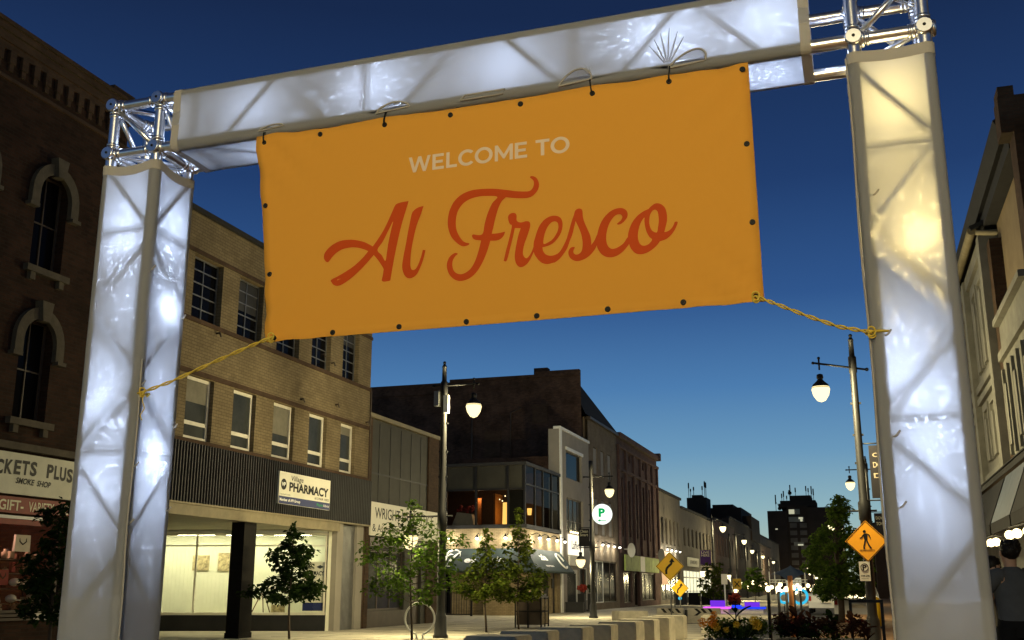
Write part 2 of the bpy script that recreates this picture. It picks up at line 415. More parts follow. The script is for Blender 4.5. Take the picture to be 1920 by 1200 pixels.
# beam chords and lattice
m = MB()
for y in (YF, YB):
    for z in (Z1, Z2): m.tube([(LX1, y, z+sl(LX1)), (RX0, y, z+sl(RX0))], cr_, 14, False)
for c in (-1.83, -.877, -2.62, -.07):
    for y in (YF, YB):
        m.tube([(c, y, Z1+sl(c)), (c, y, Z2+sl(c))], .0105, 8)
        for s in (-1, 1):
            a, b = c+s*.13, c+s*.36
            if a < LX1+.02 or b < LX1+.02 or b > RX0-.02: continue
            m.tube([(a, y, Z1+sl(a)), (b, y, Z2+sl(b))], .0105, 8)
    for z in (Z1, Z2):
        m.tube([(c, YF, z+sl(c)), (c, YB, z+sl(c))], .010, 8)
        if c+.36 < RX0: m.tube([(c, YF, z+sl(c)), (c+.36, YB, z+sl(c+.36))], .010, 8)
m.build('truss_beam', 'aluminium', arch)
m = MB()   # cross bars of the open bay by the right corner
m.build('cross_bar', 'aluminium', arch) if m.v else None
# corner cubes
def nodes(xa, xb):
    return [(x, y, z+sl(x)) for x in (xa, xb) for y in (YF, YB) for z in (Z1, Z2)]
for (xa, xb) in ((LX0, LX1), (RX0, RX1)):
    N = nodes(xa, xb); m = MB()
    for i in range(8):
        for j in range(i+1, 8):
            d = Vector(N[i])-Vector(N[j])
            if d.length < .27: 
                m.tube([N[i], N[j]], .023, 14, False)
                for t in (.14, .2, .8, .86):
                    p = Vector(N[i]).lerp(Vector(N[j]), t); dd = (Vector(N[j])-Vector(N[i])).normalized()*.006
                    m.tube([p-dd, p+dd], .0265, 12)
    g = lambda i: Vector(N[i])
    dia = [(1, 4), (3, 6), (1, 2), (5, 6), (1, 7), (0, 6)] if xa < -1 else [(0, 5), (3, 6), (1, 2), (4, 7), (1, 7), (2, 4)]
    for i, j in dia: m.tube([g(i).lerp(g(j), .08), g(i).lerp(g(j), .92)], .0125, 8)
    cube = m.build('corner_cube', 'aluminium', arch)
    for q in N:
        q = Vector(q); m = MB().ball(q, .033, 14)
        m.lathe([(.031, 0), (.031, .012), (.027, .018)], q+Vector((0, -.022, 0)), 14, (0, -1, 0))
        m.lathe([(.031, 0), (.031, .012), (.027, .018)], q+Vector((.022, 0, 0)), 14, (1, 0, 0))
        nd = m.build('connector_ball', 'aluminium', cube)
        MB().lathe([(.006, 0), (.006, .002)], q+Vector((0, -.0405, 0)), 8, (0, -1, 0)).build('bolt_hole', 'black_ink', cube) if q.y < 3.8 else None
# cloth sleeves
def ring(a0, a1, b0, b1, rc, pinch, skip_front=False):
    """closed outline round four chord centres in (a,b), with b0 the front; tagged with how far from the corners it is"""
    cs = [((a0, b0), math.pi, 1.5*math.pi), ((a1, b0), 1.5*math.pi, 2*math.pi), ((a1, b1), 0, .5*math.pi), ((a0, b1), .5*math.pi, math.pi)]
    P = []
    for i, (c, s0, s1) in enumerate(cs):
        for k in range(6):
            t = s0+(s1-s0)*k/5; P.append((c[0]+rc*math.cos(t), c[1]+rc*math.sin(t), 0.0))
        c2, q0, _ = cs[(i+1) % 4]
        A = P[-1]; B = (c2[0]+rc*math.cos(q0), c2[1]+rc*math.sin(q0))
        nx, ny = math.cos(s1), math.sin(s1)
        for k in range(1, 9):
            t = k/9; w = math.sin(math.pi*t)
            P.append((A[0]+(B[0]-A[0])*t-nx*pinch*w, A[1]+(B[1]-A[1])*t-ny*pinch*w, w))
    return P
rnd = random.Random(4)
def post_sleeve(xa, xb, ztop, sag, seam=False):
    P = ring(xa, xb, YF, YB, .0285, .007); n = len(P); b = MB(); rows = 44
    zs = [ztop*i/rows for i in range(rows+1)]
    ph = [rnd.uniform(0, 6) for _ in range(4)]
    for i, z in enumerate(zs):
        for (x, y, w) in P:
            zz = z-(sag*w*(i/rows)**14)
            dx = .004*w*math.sin(z*5+ph[0]+x*9)+.002*w*math.sin(z*13+ph[1]); dy = .004*w*math.sin(z*4.3+ph[2]+y*7)
            b.v.append((x+dx, y+dy, zz))
    for i in range(rows):
        for k in range(n):
            b.f.append((i*n+k, i*n+(k+1) % n, (i+1)*n+(k+1) % n, (i+1)*n+k)); b.smooth.append(True)
    o = b.build('cloth_sleeve', 'sleeve_cloth', arch)
    h = MB(); P2 = ring(xa, xb, YF, YB, .0305, .0055)
    for i in range(3):
        for (x, y, w) in P2: h.v.append((x, y, ztop+.002-.022*i-sag*w))
    for i in range(2):
        for k in range(n): h.f.append((i*n+k, i*n+(k+1) % n, (i+1)*n+(k+1) % n, (i+1)*n+k)); h.smooth.append(True)
    h.build('hem', 'hem_cloth', o)
    s = MB(); P3 = ring(xa, xb, YF, YB, .0265, .010)
    zz = [.015, .4, .8, 1.27]
    for z in zz:
        for (x, y, w) in P3: s.v.append((x, y, z))
    for i in range(3):
        for k in range(n): s.f.append((i*n+k, i*n+(k+1) % n, (i+1)*n+(k+1) % n, (i+1)*n+k)); s.smooth.append(True)
    s.build('lower_lining', 'sleeve_cloth', o)
    # zip flap running down one corner, with tabs
    f = MB(); cx = xb+.012 if xa < -1 else xa-.012
    pts = [(cx+(.022 if xa < -1 else -.020)+.003*math.sin(z*7), YF-.022+.002*math.sin(z*11), z) for z in np.linspace(.1, ztop-.9 if xa < -1 else ztop-.02, 34)]
    f.tube(pts, .004, 6)
    for z in (1.55, 1.78, 2.12, 2.62):
        f.tube([(cx+.025, YF-.020, z), (cx+.040, YF-.030, z+.006), (cx+.052, YF-.026, z+.022)], .0035, 6)
    f.build('zip_flap', 'hem_cloth', o)
    ft = MB()
    for z in (2.47, 1.62, 1.98):
        ft.tube([(xb+.026, YB-.004, z), (xb+.036, YB, z+.004), (xb+.050, YB-.01, z+.016)], .0035, 6)
    if xa < -1: ft.build('tie_tab', 'hem_cloth', o)
    return o
post_sleeve(LX0, LX1, 3.135, .016)
post_sleeve(RX0, RX1, 3.172, .006)
# beam sleeve: three sides and corners as a grid, the front as a sheet with the four slits for the banner ties
BX0, BX1 = -2.768, -.040
P = ring(Z1, Z2, YF, YB, .0285, .006)            # (z, y)
b = MB(); n = len(P); cols = 40
start = next(i for i, p in enumerate(P) if abs(p[1]-(YF-.0285)) < 1e-6)
order = [(start+8+1+i) % n for i in range(n)]
# drop the flat front run (b = YF side)
keep = [i for i in range(n)]
for c in range(cols+1):
    x = BX0+(BX1-BX0)*c/cols
    for (z, y, w) in P:
        b.v.append((x, y+.003*w*math.sin(x*6), z+sl(x)-.004*w*math.sin(x*5+1)*(1 if y > YF else 0)))
front = set(range(6, 14))
for c in range(cols):
    for k in range(n):
        k2 = (k+1) % n
        if 5 <= k <= 13: continue
        b.f.append((c*n+k, c*n+k2, (c+1)*n+k2, (c+1)*n+k)); b.smooth.append(True)
def slit(x0, x1, z0, hh, lean):
    a = [(x0+(x1-x0)*t, z0+.012*t) for t in np.linspace(0, 1, 10)]
    u = []
    for t in np.linspace(1, 0, 14)[1:-1]:
        w = math.sin(math.pi*t)**.6
        u.append((x0+(x1-x0)*t+lean*hh*w, z0+.012*t+hh*w))
    return a+u
slits = [slit(-2.325, -2.205, 3.196, .016, .1), slit(-1.776, -1.626, 3.200, .034, .0), slit(-.995, -.862, 3.204, .056, .25), slit(-.566, -.424, 3.213, .058, .6)]
outer = [(x, Z1+sl(x)) for x in np.linspace(BX0, BX1, 24)]+[(x, Z2+sl(x)) for x in np.linspace(BX1, BX0, 24)]
fy = YF-.0285
def frontmap(x, z):
    return (x, fy, z)
b.poly(outer, slits, frontmap)
bs = b.build('cloth_sleeve', 'sleeve_cloth', arch)
for s_ in slits:
    r = MB(); ring_pts = [(x, fy-.001, z) for x, z in s_]+[(s_[0][0], fy-.001, s_[0][1])]
    r.tube(ring_pts, .0042, 6, False); r.build('slit_rim', 'hem_cloth', bs)
r = MB()          # a fifth slit, zipped shut, and its outline
pts = [(-1.405, 3.203), (-1.225, 3.207), (-1.215, 3.226), (-1.385, 3.224), (-1.405, 3.203)]
r.tube([(x, fy-.002, z) for x, z in pts], .0035, 6, False); r.build('closed_flap', 'hem_cloth', bs)
for x0, ang0, ln in ((-.566, 0, .16), (-.862, 1, .07)):
    for k in range(6 if x0 > -.6 else 3):
        a = R(60+k*13) if x0 > -.6 else R(100+k*14); L = ln*(1-.09*abs(k-2))
        r = MB(); r.tube([(x0+.02*math.cos(a), fy-.0005, 3.222+.02*math.sin(a)), (x0+L*.6*math.cos(a), fy-.003, 3.222+L*.6*math.sin(a)), (x0+L*math.cos(a), fy, 3.222+L*math.sin(a))], [.002, .0035, .0008], 6); r.build('stretch_fold', 'sleeve_cloth', bs)
for xe in (BX0, BX1):
    h = MB(); P2 = ring(Z1, Z2, YF, YB, .0312, .003)
    for i in range(3):
        for (z, y, w) in P2: h.v.append((xe+(.019*i if xe == BX0 else -.019*i), y, z+sl(xe)))
    for i in range(2):
        for k in range(n): h.f.append((i*n+k, i*n+(k+1) % n, (i+1)*n+(k+1) % n, (i+1)*n+k)); h.smooth.append(True)
    h.build('hem', 'hem_cloth', bs)
MB().tube([(-.2, 3.86, 3.29), (-.02, 3.84, 3.262), (.1, 3.84, 3.272), (.16, 3.87, 3.30)], .006, 8).build('power_cable', 'cable_blue', arch)

def led(loc, axis, power, color, fleck=1.0, seed=0.0, size=.004):
    """small LED puck inside the cloth; noise over direction paints flecks of bounced light into its output"""
    l = bpy.data.lights.new('led_lamp', 'POINT'); l.energy = power*64; l.color = color; l.shadow_soft_size = size
    l2 = bpy.data.lights.new('led_fill', 'POINT'); l2.energy = power*64; l2.color = color; l2.shadow_soft_size = .05; l2.use_nodes = True; l2.node_tree.nodes['Emission'].inputs['Strength'].default_value = 1.0  # soft fill light added inside the cloth to even out its brightness
    v_ = l2.node_tree.nodes.new('ShaderNodeValue'); v_.outputs[0].default_value = 3.3/64; l2.node_tree.links.new(v_.outputs[0], l2.node_tree.nodes['Emission'].inputs['Strength'])
    o2 = bpy.data.objects.new('led_fill', l2); COL.objects.link(o2); o2.location = Vector((loc[0], YF+.14, loc[2]+.12) if axis == 'y' and loc[2] < 3.1 else (loc[0]+.1, YF+.13, loc[2]))-world_loc(arch); o2.parent = arch
    l.use_nodes = True; t = l.node_tree; em = t.nodes['Emission']
    tc = t.nodes.new('ShaderNodeTexCoord'); s = t.nodes.new('ShaderNodeSeparateXYZ'); t.links.new(tc.outputs['Normal'], s.inputs[0])
    def mth(op, a, b=None):
        q = t.nodes.new('ShaderNodeMath'); q.operation = op
        for i, w in enumerate((a, b)):
            if w is None: continue
            if isinstance(w, (int, float)): q.inputs[i].default_value = w
            else: t.links.new(w, q.inputs[i])
        return q.outputs[0]
    X, Y, Z = s.outputs
    a, c = (X, Y) if axis == 'y' else (Y, X)
    ang = mth('ARCTAN2', Z, a); rad = mth('ARCTAN2', mth('SQRT', mth('ADD', mth('MULTIPLY', a, a), mth('MULTIPLY', Z, Z))), mth('ABSOLUTE', c))
    cb = t.nodes.new('ShaderNodeCombineXYZ'); t.links.new(mth('MULTIPLY', ang, 8.0), cb.inputs[0]); t.links.new(mth('MULTIPLY', rad, 5.5), cb.inputs[1]); cb.inputs[2].default_value = seed
    n = t.nodes.new('ShaderNodeTexNoise'); n.inputs['Scale'].default_value = 1.3; n.inputs['Detail'].default_value = 1.5; n.inputs['Roughness'].default_value = .6; t.links.new(cb.outputs[0], n.inputs['Vector'])
    mr = t.nodes.new('ShaderNodeMapRange'); mr.inputs['From Min'].default_value = .57; mr.inputs['From Max'].default_value = .68; t.links.new(n.outputs[0], mr.inputs[0])
    st = mth('ADD', mth('MULTIPLY', mr.outputs[0], 7.5*fleck/64), 1.0/64); t.links.new(st, em.inputs['Strength'])  # flecks painted into the lamp strength by the noise
    o = bpy.data.objects.new('led_lamp', l); COL.objects.link(o); o.location = Vector(loc)-world_loc(arch); o.parent = arch
    return o
COOL = (.58, .72, 1.0)
LED = [  # location, axis it throws along, power, colour, fleck strength
 ((-3.02, YF+.075, 2.05), 'y', .34, COOL, 1.0), ((-2.93, YB-.07, 2.50), 'x', .38, COOL, 1.0),
 ((-2.97, YF+.10, 2.78), 'y', .50, COOL, .9), ((-2.92, YB-.10, 1.85), 'x', .48, COOL, .8), ((-3.00, YF+.12, 1.62), 'y', .36, COOL, .7),
 ((.272, YF+.06, 2.46), 'y', .42, (1.0, .76, .28), 1.3), ((.22, YF+.14, 2.88), 'y', .62, (1.0, .78, .32), .25),
 ((.165, YF+.10, 1.98), 'y', .38, COOL, .9), ((.24, YF+.13, 1.75), 'y', .42, COOL, .9), ((.22, YB-.09, 1.5), 'y', .30, COOL, .3),
 ((-2.45, YB-.09, 3.32), 'y', .28, COOL, .3), ((-1.86, YF+.10, 3.33), 'y', .36, COOL, .9), ((-1.30, YB-.08, 3.34), 'y', .36, COOL, .3),
 ((-.66, YF+.11, 3.36), 'y', .45, COOL, 1.0), ((-.25, YF+.11, 3.35), 'y', .42, COOL, .8), ((-2.98, YB-.06, 3.30), 'y', .30, COOL, .2), ((.02, YB-.07, 3.33), 'y', .30, COOL, .2),
]
for i, (loc, ax, pw, colr, fl) in enumerate(LED): led(loc, ax, pw, colr, fl, i*3.7)

# ---------------------------------------------------------------- the banner
BY = 3.684
banner = thing('welcome_banner', (-1.27, BY, 2.27), 'orange vinyl banner reading WELCOME TO Al Fresco, tied below the arch beam', 'banner')
TL, TR, BR, BL = (-2.33, 3.172), (-.267, 3.184), (-.260, 2.268), (-2.224, 2.262)
def bpos(u, v):   # u 0..1 left to right, v 0..1 bottom to top, a slightly slack sheet
    x = (TL[0]*(1-u)+TR[0]*u)*v+(BL[0]*(1-u)+BR[0]*u)*(1-v); z = (TL[1]*(1-u)+TR[1]*u)*v+(BL[1]*(1-u)+BR[1]*u)*(1-v)
    z -= v**10*.011*min(1, min(abs(u-q_) for q_ in (.02, .29, .715, .858, .98))*9)
    x += .012*math.sin(math.pi*v)*(1-u)**8
    return (x, z)
def by(x, z):     # relief of the sheet
    return BY+.006*math.sin(x*2.1+.5)*math.sin((z-2.2)*3)+.0035*math.sin(x*4.3+z*3)+sum(.010*math.exp(-((x-ax)**2+(z-az)**2)/.06)*math.sin(((x-ax)*sx_+(z-az)*sz_)*38) for ax, az, sx_, sz_ in ((-2.2, 2.30, 1, -1), (-.30, 2.30, 1, 1), (-2.3, 3.12, 1, 1), (-.3, 3.12, 1, -1)))
m = MB(); nu, nv = 60, 24
for j in range(nv+1):
    for i in range(nu+1):
        x, z = bpos(i/nu, j/nv); m.v.append((x, by(x, z), z))
for j in range(nv+1):
    for i in range(nu+1):
        x, z = bpos(i/nu, j/nv); m.v.append((x, by(x, z)+.0025, z))
N0 = (nu+1)*(nv+1)
for j in range(nv):
    for i in range(nu):
        a = j*(nu+1)+i; m.f.append((a, a+1, a+nu+2, a+nu+1)); m.smooth.append(True)
        m.f.append((N0+a, N0+a+nu+1, N0+a+nu+2, N0+a+1)); m.smooth.append(True)
for j in range(nv):
    for i in (0, nu):
        a = j*(nu+1)+i; m.f.append((a, a+nu+1, N0+a+nu+1, N0+a)); m.smooth.append(False)
for i in range(nu):
    for j in (0, nv):
        a = j*(nu+1)+i; m.f.append((a, a+1, N0+a+1, N0+a)); m.smooth.append(False)
m.build('banner_sheet', 'banner_vinyl', banner)
GR = [(-2.292,3.138),(-2.023,3.137),(-1.731,3.140),(-1.441,3.140),(-1.146,3.143),(-.857,3.146),(-.562,3.154),(-.288,3.157),(-.288,2.863),(-.284,2.562),(-.286,2.289),(-.540,2.288),(-.816,2.285),(-1.086,2.282),(-1.365,2.281),(-1.641,2.281),(-1.923,2.278),(-2.192,2.278),(-2.226,2.547),(-2.263,2.848)]
for x, z in GR:
    g = MB().lathe([(.0055, -.001), (.0055, .003), (.0075, .0042), (.0105, .003), (.011, 0)], (x, by(x, z)-.0002, z), 14, (0, -1, 0)).build('grommet', 'black_metal', banner)
    MB().lathe([(.0052, 0), (.0052, .001)], (x, by(x, z)-.0034, z), 10, (0, -1, 0)).build('grommet_hole', 'black_ink', g)
for x, z, dx, dz in ((-2.292, 3.138, -.005, .055), (-1.731, 3.140, .0, .066), (-.857, 3.146, -.012, .075), (-.562, 3.154, .004, .075)):
    y = by(x, z)
    MB().tube([(x, y-.006, z-.004), (x+dx*.3, y-.009, z+.018), (x+dx, fy-.006, z+dz*.85), (x+dx, fy+.02, z+dz)], .0032, 6).build('cable_tie', 'black_ink', banner)
# the lettering (outlines measured on the sheet, in pixels of an enlarged view, turned into metres on the sheet)
def pix(px, py, Y=BY-.004):
    a = (px-960)/F; b_ = (600-py)/F
    fx = math.cos(PITCH)-b_*math.sin(PITCH); up = math.sin(PITCH)+b_*math.cos(PITCH)
    d = (a*math.cos(YAW)-fx*math.sin(YAW), a*math.sin(YAW)+fx*math.cos(YAW), up)
    t = Y/d[1]; return (d[0]*t, d[2]*t+CH)
z1 = lambda L: [pix(600+x*.19169, 320+y*.19167) for x, y in L]
z2 = lambda L: [pix(830+x*.19169, 320+y*.19167) for x, y in L]
z3 = lambda L: [pix(1040+x*.125, 360+y*.125) for x, y in L]
A_ = z1([(862,293),(800,303),(750,318),(728,338),(700,400),(660,490),(610,590),(560,670),(512,738),(440,700),(370,680),(290,672),(200,683),(130,715),(75,760),(42,805),(35,850),(50,882),(72,895),(90,880),(120,840),(160,800),(220,765),(300,748),(370,752),(430,768),(468,785),(410,855),(330,930),(250,985),(170,1032),(103,1068),(110,1090),(130,1115),(165,1127),(210,1115),(280,1068),(360,1000),(440,918),(522,822),(560,868),(590,910),(612,945),(620,965),(610,1030),(602,1072),(622,1084),(655,1080),(682,1072),(690,1040),(710,920),(740,760),(770,620),(800,500),(830,400)])
Ah = z1([(710,492),(670,570),(610,690),(558,772),(600,825),(635,880),(650,800),(665,700),(690,580)])
l_ = z1([(1010,342),(960,355),(920,380),(895,415),(880,480),(860,580),(835,720),(810,850),(800,930),(808,985),(830,1030),(862,1050),(900,1045),(940,1015),(975,950),(1005,870),(1028,775),(1002,772),(985,840),(960,910),(935,955),(905,970),(885,950),(880,890),(890,770),(915,640),(945,520),(980,430)])
F_ = z2([(262,715),(240,730),(190,737),(130,700),(80,640),(52,560),(48,480),(65,390),(110,300),(180,235),(270,195),(370,180),(500,178),(620,190),(720,203),(800,207),(850,203),(880,180),(895,140),(890,100),(858,70),(875,57),(915,70),(940,110),(946,150),(935,190),(910,225),(875,255),(830,270),(740,273),(620,262),(580,300),(545,370),(515,470),(480,617),(540,612),(610,597),(600,630),(570,665),(530,682),(465,685),(440,770),(400,870),(350,960),(300,1020),(240,1060),(170,1077),(110,1060),(60,1010),(38,940),(45,880),(75,830),(120,802),(145,812),(120,835),(95,880),(92,930),(105,975),(135,1003),(180,1010),(230,990),(280,945),(320,870),(350,780),(375,682),(320,675),(295,660),(285,635),(295,622),(385,622),(410,520),(440,420),(485,320),(535,257),(420,248),(330,258),(250,285),(190,330),(145,400),(128,480),(130,560),(150,620),(190,680),(220,700),(250,706)])
r_ = z2([(597,880),(612,888),(630,870),(660,760),(690,640),(708,563),(765,565),(740,640),(715,760),(705,840),(715,900),(740,935),(770,943),(810,925),(850,880),(890,800),(915,760),(905,720),(890,745),(875,785),(850,830),(820,857),(795,840),(785,800),(800,720),(830,640),(855,560),(858,520),(845,500),(815,497),(775,508),(745,505),(725,485),(725,445),(715,422),(690,415),(660,425),(643,450),(645,490),(660,525),(678,545),(650,670),(620,780)])
e_ = z2([(890,720),(905,660),(940,560),(990,490),(1050,452),(1110,445),(1155,465),(1175,510),(1172,570),(1150,630),(1100,695),(1050,730),(978,752),(985,790),(1010,820),(1050,833),(1100,825),(1150,790)])+z3([(170,740),(210,620),(250,480),(290,360),(315,310),(335,400),(318,445),(300,520),(270,640),(230,740),(190,850),(130,940),(70,1010),(0,1060)])+z2([(1090,900),(1020,915),(960,895),(915,845),(893,800)])
eh = z2([(988,715),(995,640),(1020,570),(1060,515),(1100,500),(1128,515),(1135,560),(1120,610),(1080,670),(1030,705)])
s_ = z3([(320,445),(300,360),(305,310),(322,280),(345,262),(378,255),(410,268),(424,300),(430,380),(455,470),(500,570),(535,650),(550,720),(553,800),(600,735),(650,640),(680,700),(635,810),(590,890),(520,965),(440,1015),(350,1040),(280,1025),(230,985),(210,930),(215,880),(245,840),(290,828),(305,838),(290,870),(285,910),(310,940),(350,940),(390,915),(415,870),(425,790),(420,720),(400,630),(365,540)])
c_ = z3([(640,660),(670,540),(720,430),(790,340),(870,280),(960,250),(1030,253),(1080,285),(1100,335),(1090,390),(1050,445),(1000,485),(960,497),(940,485),(965,460),(1000,430),(1020,385),(1005,350),(965,340),(910,365),(850,435),(805,530),(780,640),(780,740),(800,810),(840,850),(890,857),(960,830),(1040,770),(1100,685),(1150,700),(1120,785),(1080,840),(1020,905),(940,960),(850,985),(770,975),(700,930),(655,860),(635,800),(630,720)])
o_ = z3([(1105,650),(1125,560),(1170,460),(1240,370),(1330,300),(1410,262),(1450,220),(1510,180),(1570,178),(1630,210),(1670,270),(1688,360),(1685,450),(1665,540),(1648,610),(1700,595),(1755,550),(1790,490),(1805,452),(1845,450),(1840,490),(1800,580),(1740,660),(1670,715),(1580,745),(1540,800),(1470,865),(1390,915),(1300,940),(1220,925),(1160,870),(1125,800),(1105,720)])
oh1 = z3([(1350,390),(1310,440),(1275,520),(1255,620),(1255,700),(1275,770),(1310,805),(1360,810),(1420,780),(1465,720),(1425,680),(1385,610),(1360,520),(1350,440)])
oh2 = z3([(1510,272),(1470,290),(1435,350),(1422,440),(1435,530),(1470,590),(1535,612),(1555,530),(1565,430),(1555,330),(1540,290)])
m = MB()
for k, (L, holes, sharp) in enumerate(((A_, [Ah], (0, 8, 26, 39, 43)), (l_, [], (0, 16, 17)), (F_, [], (0, 30, 34, 36, 40, 64, 68)), (r_, [], (0, 5, 6)), (e_, [eh], (12, 22, 23)), (s_, [], (0, 13)), (c_, [], ()), (o_, [oh1, oh2], (5, 14, 24)))):
    m.poly(catmull(L, 5, sharp), [catmull(h, 5) for h in holes], lambda x, z, k=k: (x, by(x, z)-.0012-.0004*(k % 2), z))
tag(m.build('script_lettering', 'banner_red', banner))
def glyph(ch):
    """bold geometric capitals in a box one unit high: (outlines with holes, advance)"""
    T_ = .20; ell = lambda rx, ry, a0=0, a1=2*math.pi, n=28: [(.5*.98+rx*math.cos(a0+(a1-a0)*i/n), .5+ry*math.sin(a0+(a1-a0)*i/n)) for i in range(n if a1-a0 > 6.28 else n+1)]
    if ch == 'W': return [([(0, 1), (.20, 1), (.385, .30), (.60, 1), (.78, 1), (1.0, .30), (1.18, 1), (1.37, 1), (1.08, 0), (.90, 0), (.685, .68), (.47, 0), (.29, 0)], [])], 1.37
    if ch == 'E': return [([(0, 0), (.72, 0), (.72, .18), (.20, .18), (.20, .41), (.64, .41), (.64, .585), (.20, .585), (.20, .82), (.70, .82), (.70, 1), (0, 1)], [])], .74
    if ch == 'L': return [([(0, 0), (.66, 0), (.66, .18), (.20, .18), (.20, 1), (0, 1)], [])], .66
    if ch == 'T': return [([(.30, 0), (.50, 0), (.50, .82), (.80, .82), (.80, 1), (0, 1), (0, .82), (.30, .82)], [])], .80
    if ch == 'M': return [([(0, 0), (.19, 0), (.19, .62), (.49, .12), (.58, .12), (.88, .63), (.88, 0), (1.07, 0), (1.07, 1), (.90, 1), (.535, .39), (.17, 1), (0, 1)], [])], 1.07
    if ch == 'O': return [(ell(.54, .52), [ell(.335, .335)])], 1.04
    if ch == 'C': return [(ell(.53, .52, R(42), R(318))+list(reversed(ell(.33, .335, R(44), R(316)))), [])], .90
m2 = MB(); cx = 0.0
for ch in 'WELCOME TO':
    if ch == ' ': cx += .36; m2.cuts += [0, len(m2.f)]; continue
    G, adv = glyph(ch)
    for outer_, holes_ in G: m2.poly([(a+cx, b_) for a, b_ in outer_], [[(a+cx, b_) for a, b_ in h] for h in holes_], lambda a, b_: (a, 0, b_))
    cx += adv+.115
tot = cx-.115; sc = .671/tot
m = MB().add([(-1.619+a*sc, by(-1.619+a*sc, 2.914+c_2*.066)-.0014, 2.914+c_2*.066) for a, _, c_2 in m2.v], m2.f); m.cuts = m2.cuts; m.build('capital_lettering', 'banner_white', banner)
# ---------------------------------------------------------------- ropes
def rope(p, label):
    pts = [Vector(q) for q in p]; cv = []
    for i in range(len(pts)-1):
        for k in range(12): cv.append(pts[i].lerp(pts[i+1], k/12))
    cv.append(pts[-1]); m = MB(); L = 0
    for off in (0, math.pi):
        st = []
        for i, q in enumerate(cv):
            a = i*.55+off; st.append(q+Vector((0, math.cos(a), math.sin(a)))*.0048)
        m.tube(st, .0036, 6)
    e1, e2 = cv[0], cv[-1]
    for e, s in ((e1, 1), (e2, -1)):
        m.tube([e+Vector((.012*math.cos(t)*1.0, -.008+.004*math.sin(2*t), .016*math.sin(t))) for t in np.linspace(0, 6.6, 14)], .0034, 6)
        m.tube([e+Vector((.012*math.cos(t), -.004, .012*math.sin(t)-.01)) for t in np.linspace(1, 6, 12)], .0032, 6)
    return m
m = rope([(-2.192, BY-.008, 2.277), (-2.30, BY-.006, 2.245), (-2.48, BY, 2.187), (-2.66, BY+.004, 2.125), (-2.79, BY+.004, 2.09)], '')
m.tube([(-2.79, BY+.004, 2.09)]+[(-2.855+.058*math.cos(a), YF+.046*math.sin(a), 2.088+.004*math.sin(3*a)) for a in np.linspace(-.9, 3.6, 16)], .0045, 6)
m.tube([(-2.79, BY, 2.085), (-2.785, BY-.003, 2.05), (-2.775, BY, 2.02), (-2.79, BY-.004, 1.99), (-2.78, BY-.004, 1.97)], .0025, 6)
ro = tag(m.build('tie_rope', 'rope_yellow'), 'twisted yellow rope from the banner lower left corner to the left white post', 'rope', 'ropes holding the banner')
m = rope([(-.286, BY-.008, 2.286), (-.22, BY-.006, 2.255), (-.12, BY-.004, 2.205), (-.02, BY-.002, 2.16), (.065, BY, 2.138), (.085, BY+.004, 2.136)], '')
m.tube([(.085, BY+.004, 2.136)]+[(.108-.040*math.cos(a), YF-.036*math.sin(a)*1.0, 2.138) for a in np.linspace(-.2, 2.6, 14)], .0045, 6)
tag(m.build('tie_rope', 'rope_yellow'), 'twisted yellow rope from the banner lower right corner to the right white post', 'rope', 'ropes holding the banner')
# ================================================================ BUILDINGS, WEST SIDE (facades on x = -16)
X0 = -16.0
def window(parent, X, y0, y1, z0, z1, fw=.06, fm='cream_frame', pm='dark_window', my=(), mz=(), rec=.14, d=1, name='window', mw=.03, axis='x', label=None):
    m = MB(); Xf = X-d*rec
    def bx(a0, a1, b0, b1, t0=0, t1=.06):
        if axis == 'x': m.box(Xf-d*t1, Xf-d*t0, a0, a1, b0, b1)
        else: m.box(a0, a1, Xf-d*t1, Xf-d*t0, b0, b1)
    bx(y0+.003, y0+fw, z0+.003, z1-.003); bx(y1-fw, y1-.003, z0+.003, z1-.003); bx(y0+fw, y1-fw, z0+.003, z0+fw); bx(y0+fw, y1-fw, z1-fw, z1-.003)
    for a in my: bx(a-mw/2, a+mw/2, z0+fw, z1-fw, .006, .05)
    for b in mz: bx(y0+fw, y1-fw, b-mw/2, b+mw/2, .009, .048)
    w = m.build(name, fm, parent)
    p = MB()
    if axis == 'x': p.quad((Xf-d*.035, y0+fw, z0+fw), (Xf-d*.035, y1-fw, z0+fw), (Xf-d*.035, y1-fw, z1-fw), (Xf-d*.035, y0+fw, z1-fw))
    else: p.quad((y0+fw, Xf-d*.035, z0+fw), (y1-fw, Xf-d*.035, z0+fw), (y1-fw, Xf-d*.035, z1-fw), (y0+fw, Xf-d*.035, z1-fw))
    p.build('pane', pm, w)
    if label: w['label'] = label
    return w
def body(mb, y0, y1, z, depth=14, X=X0, back=.3):
    """side and rear masses behind a facade"""
    return mb.box(X-depth, X-back, y0, y1, 0, z)
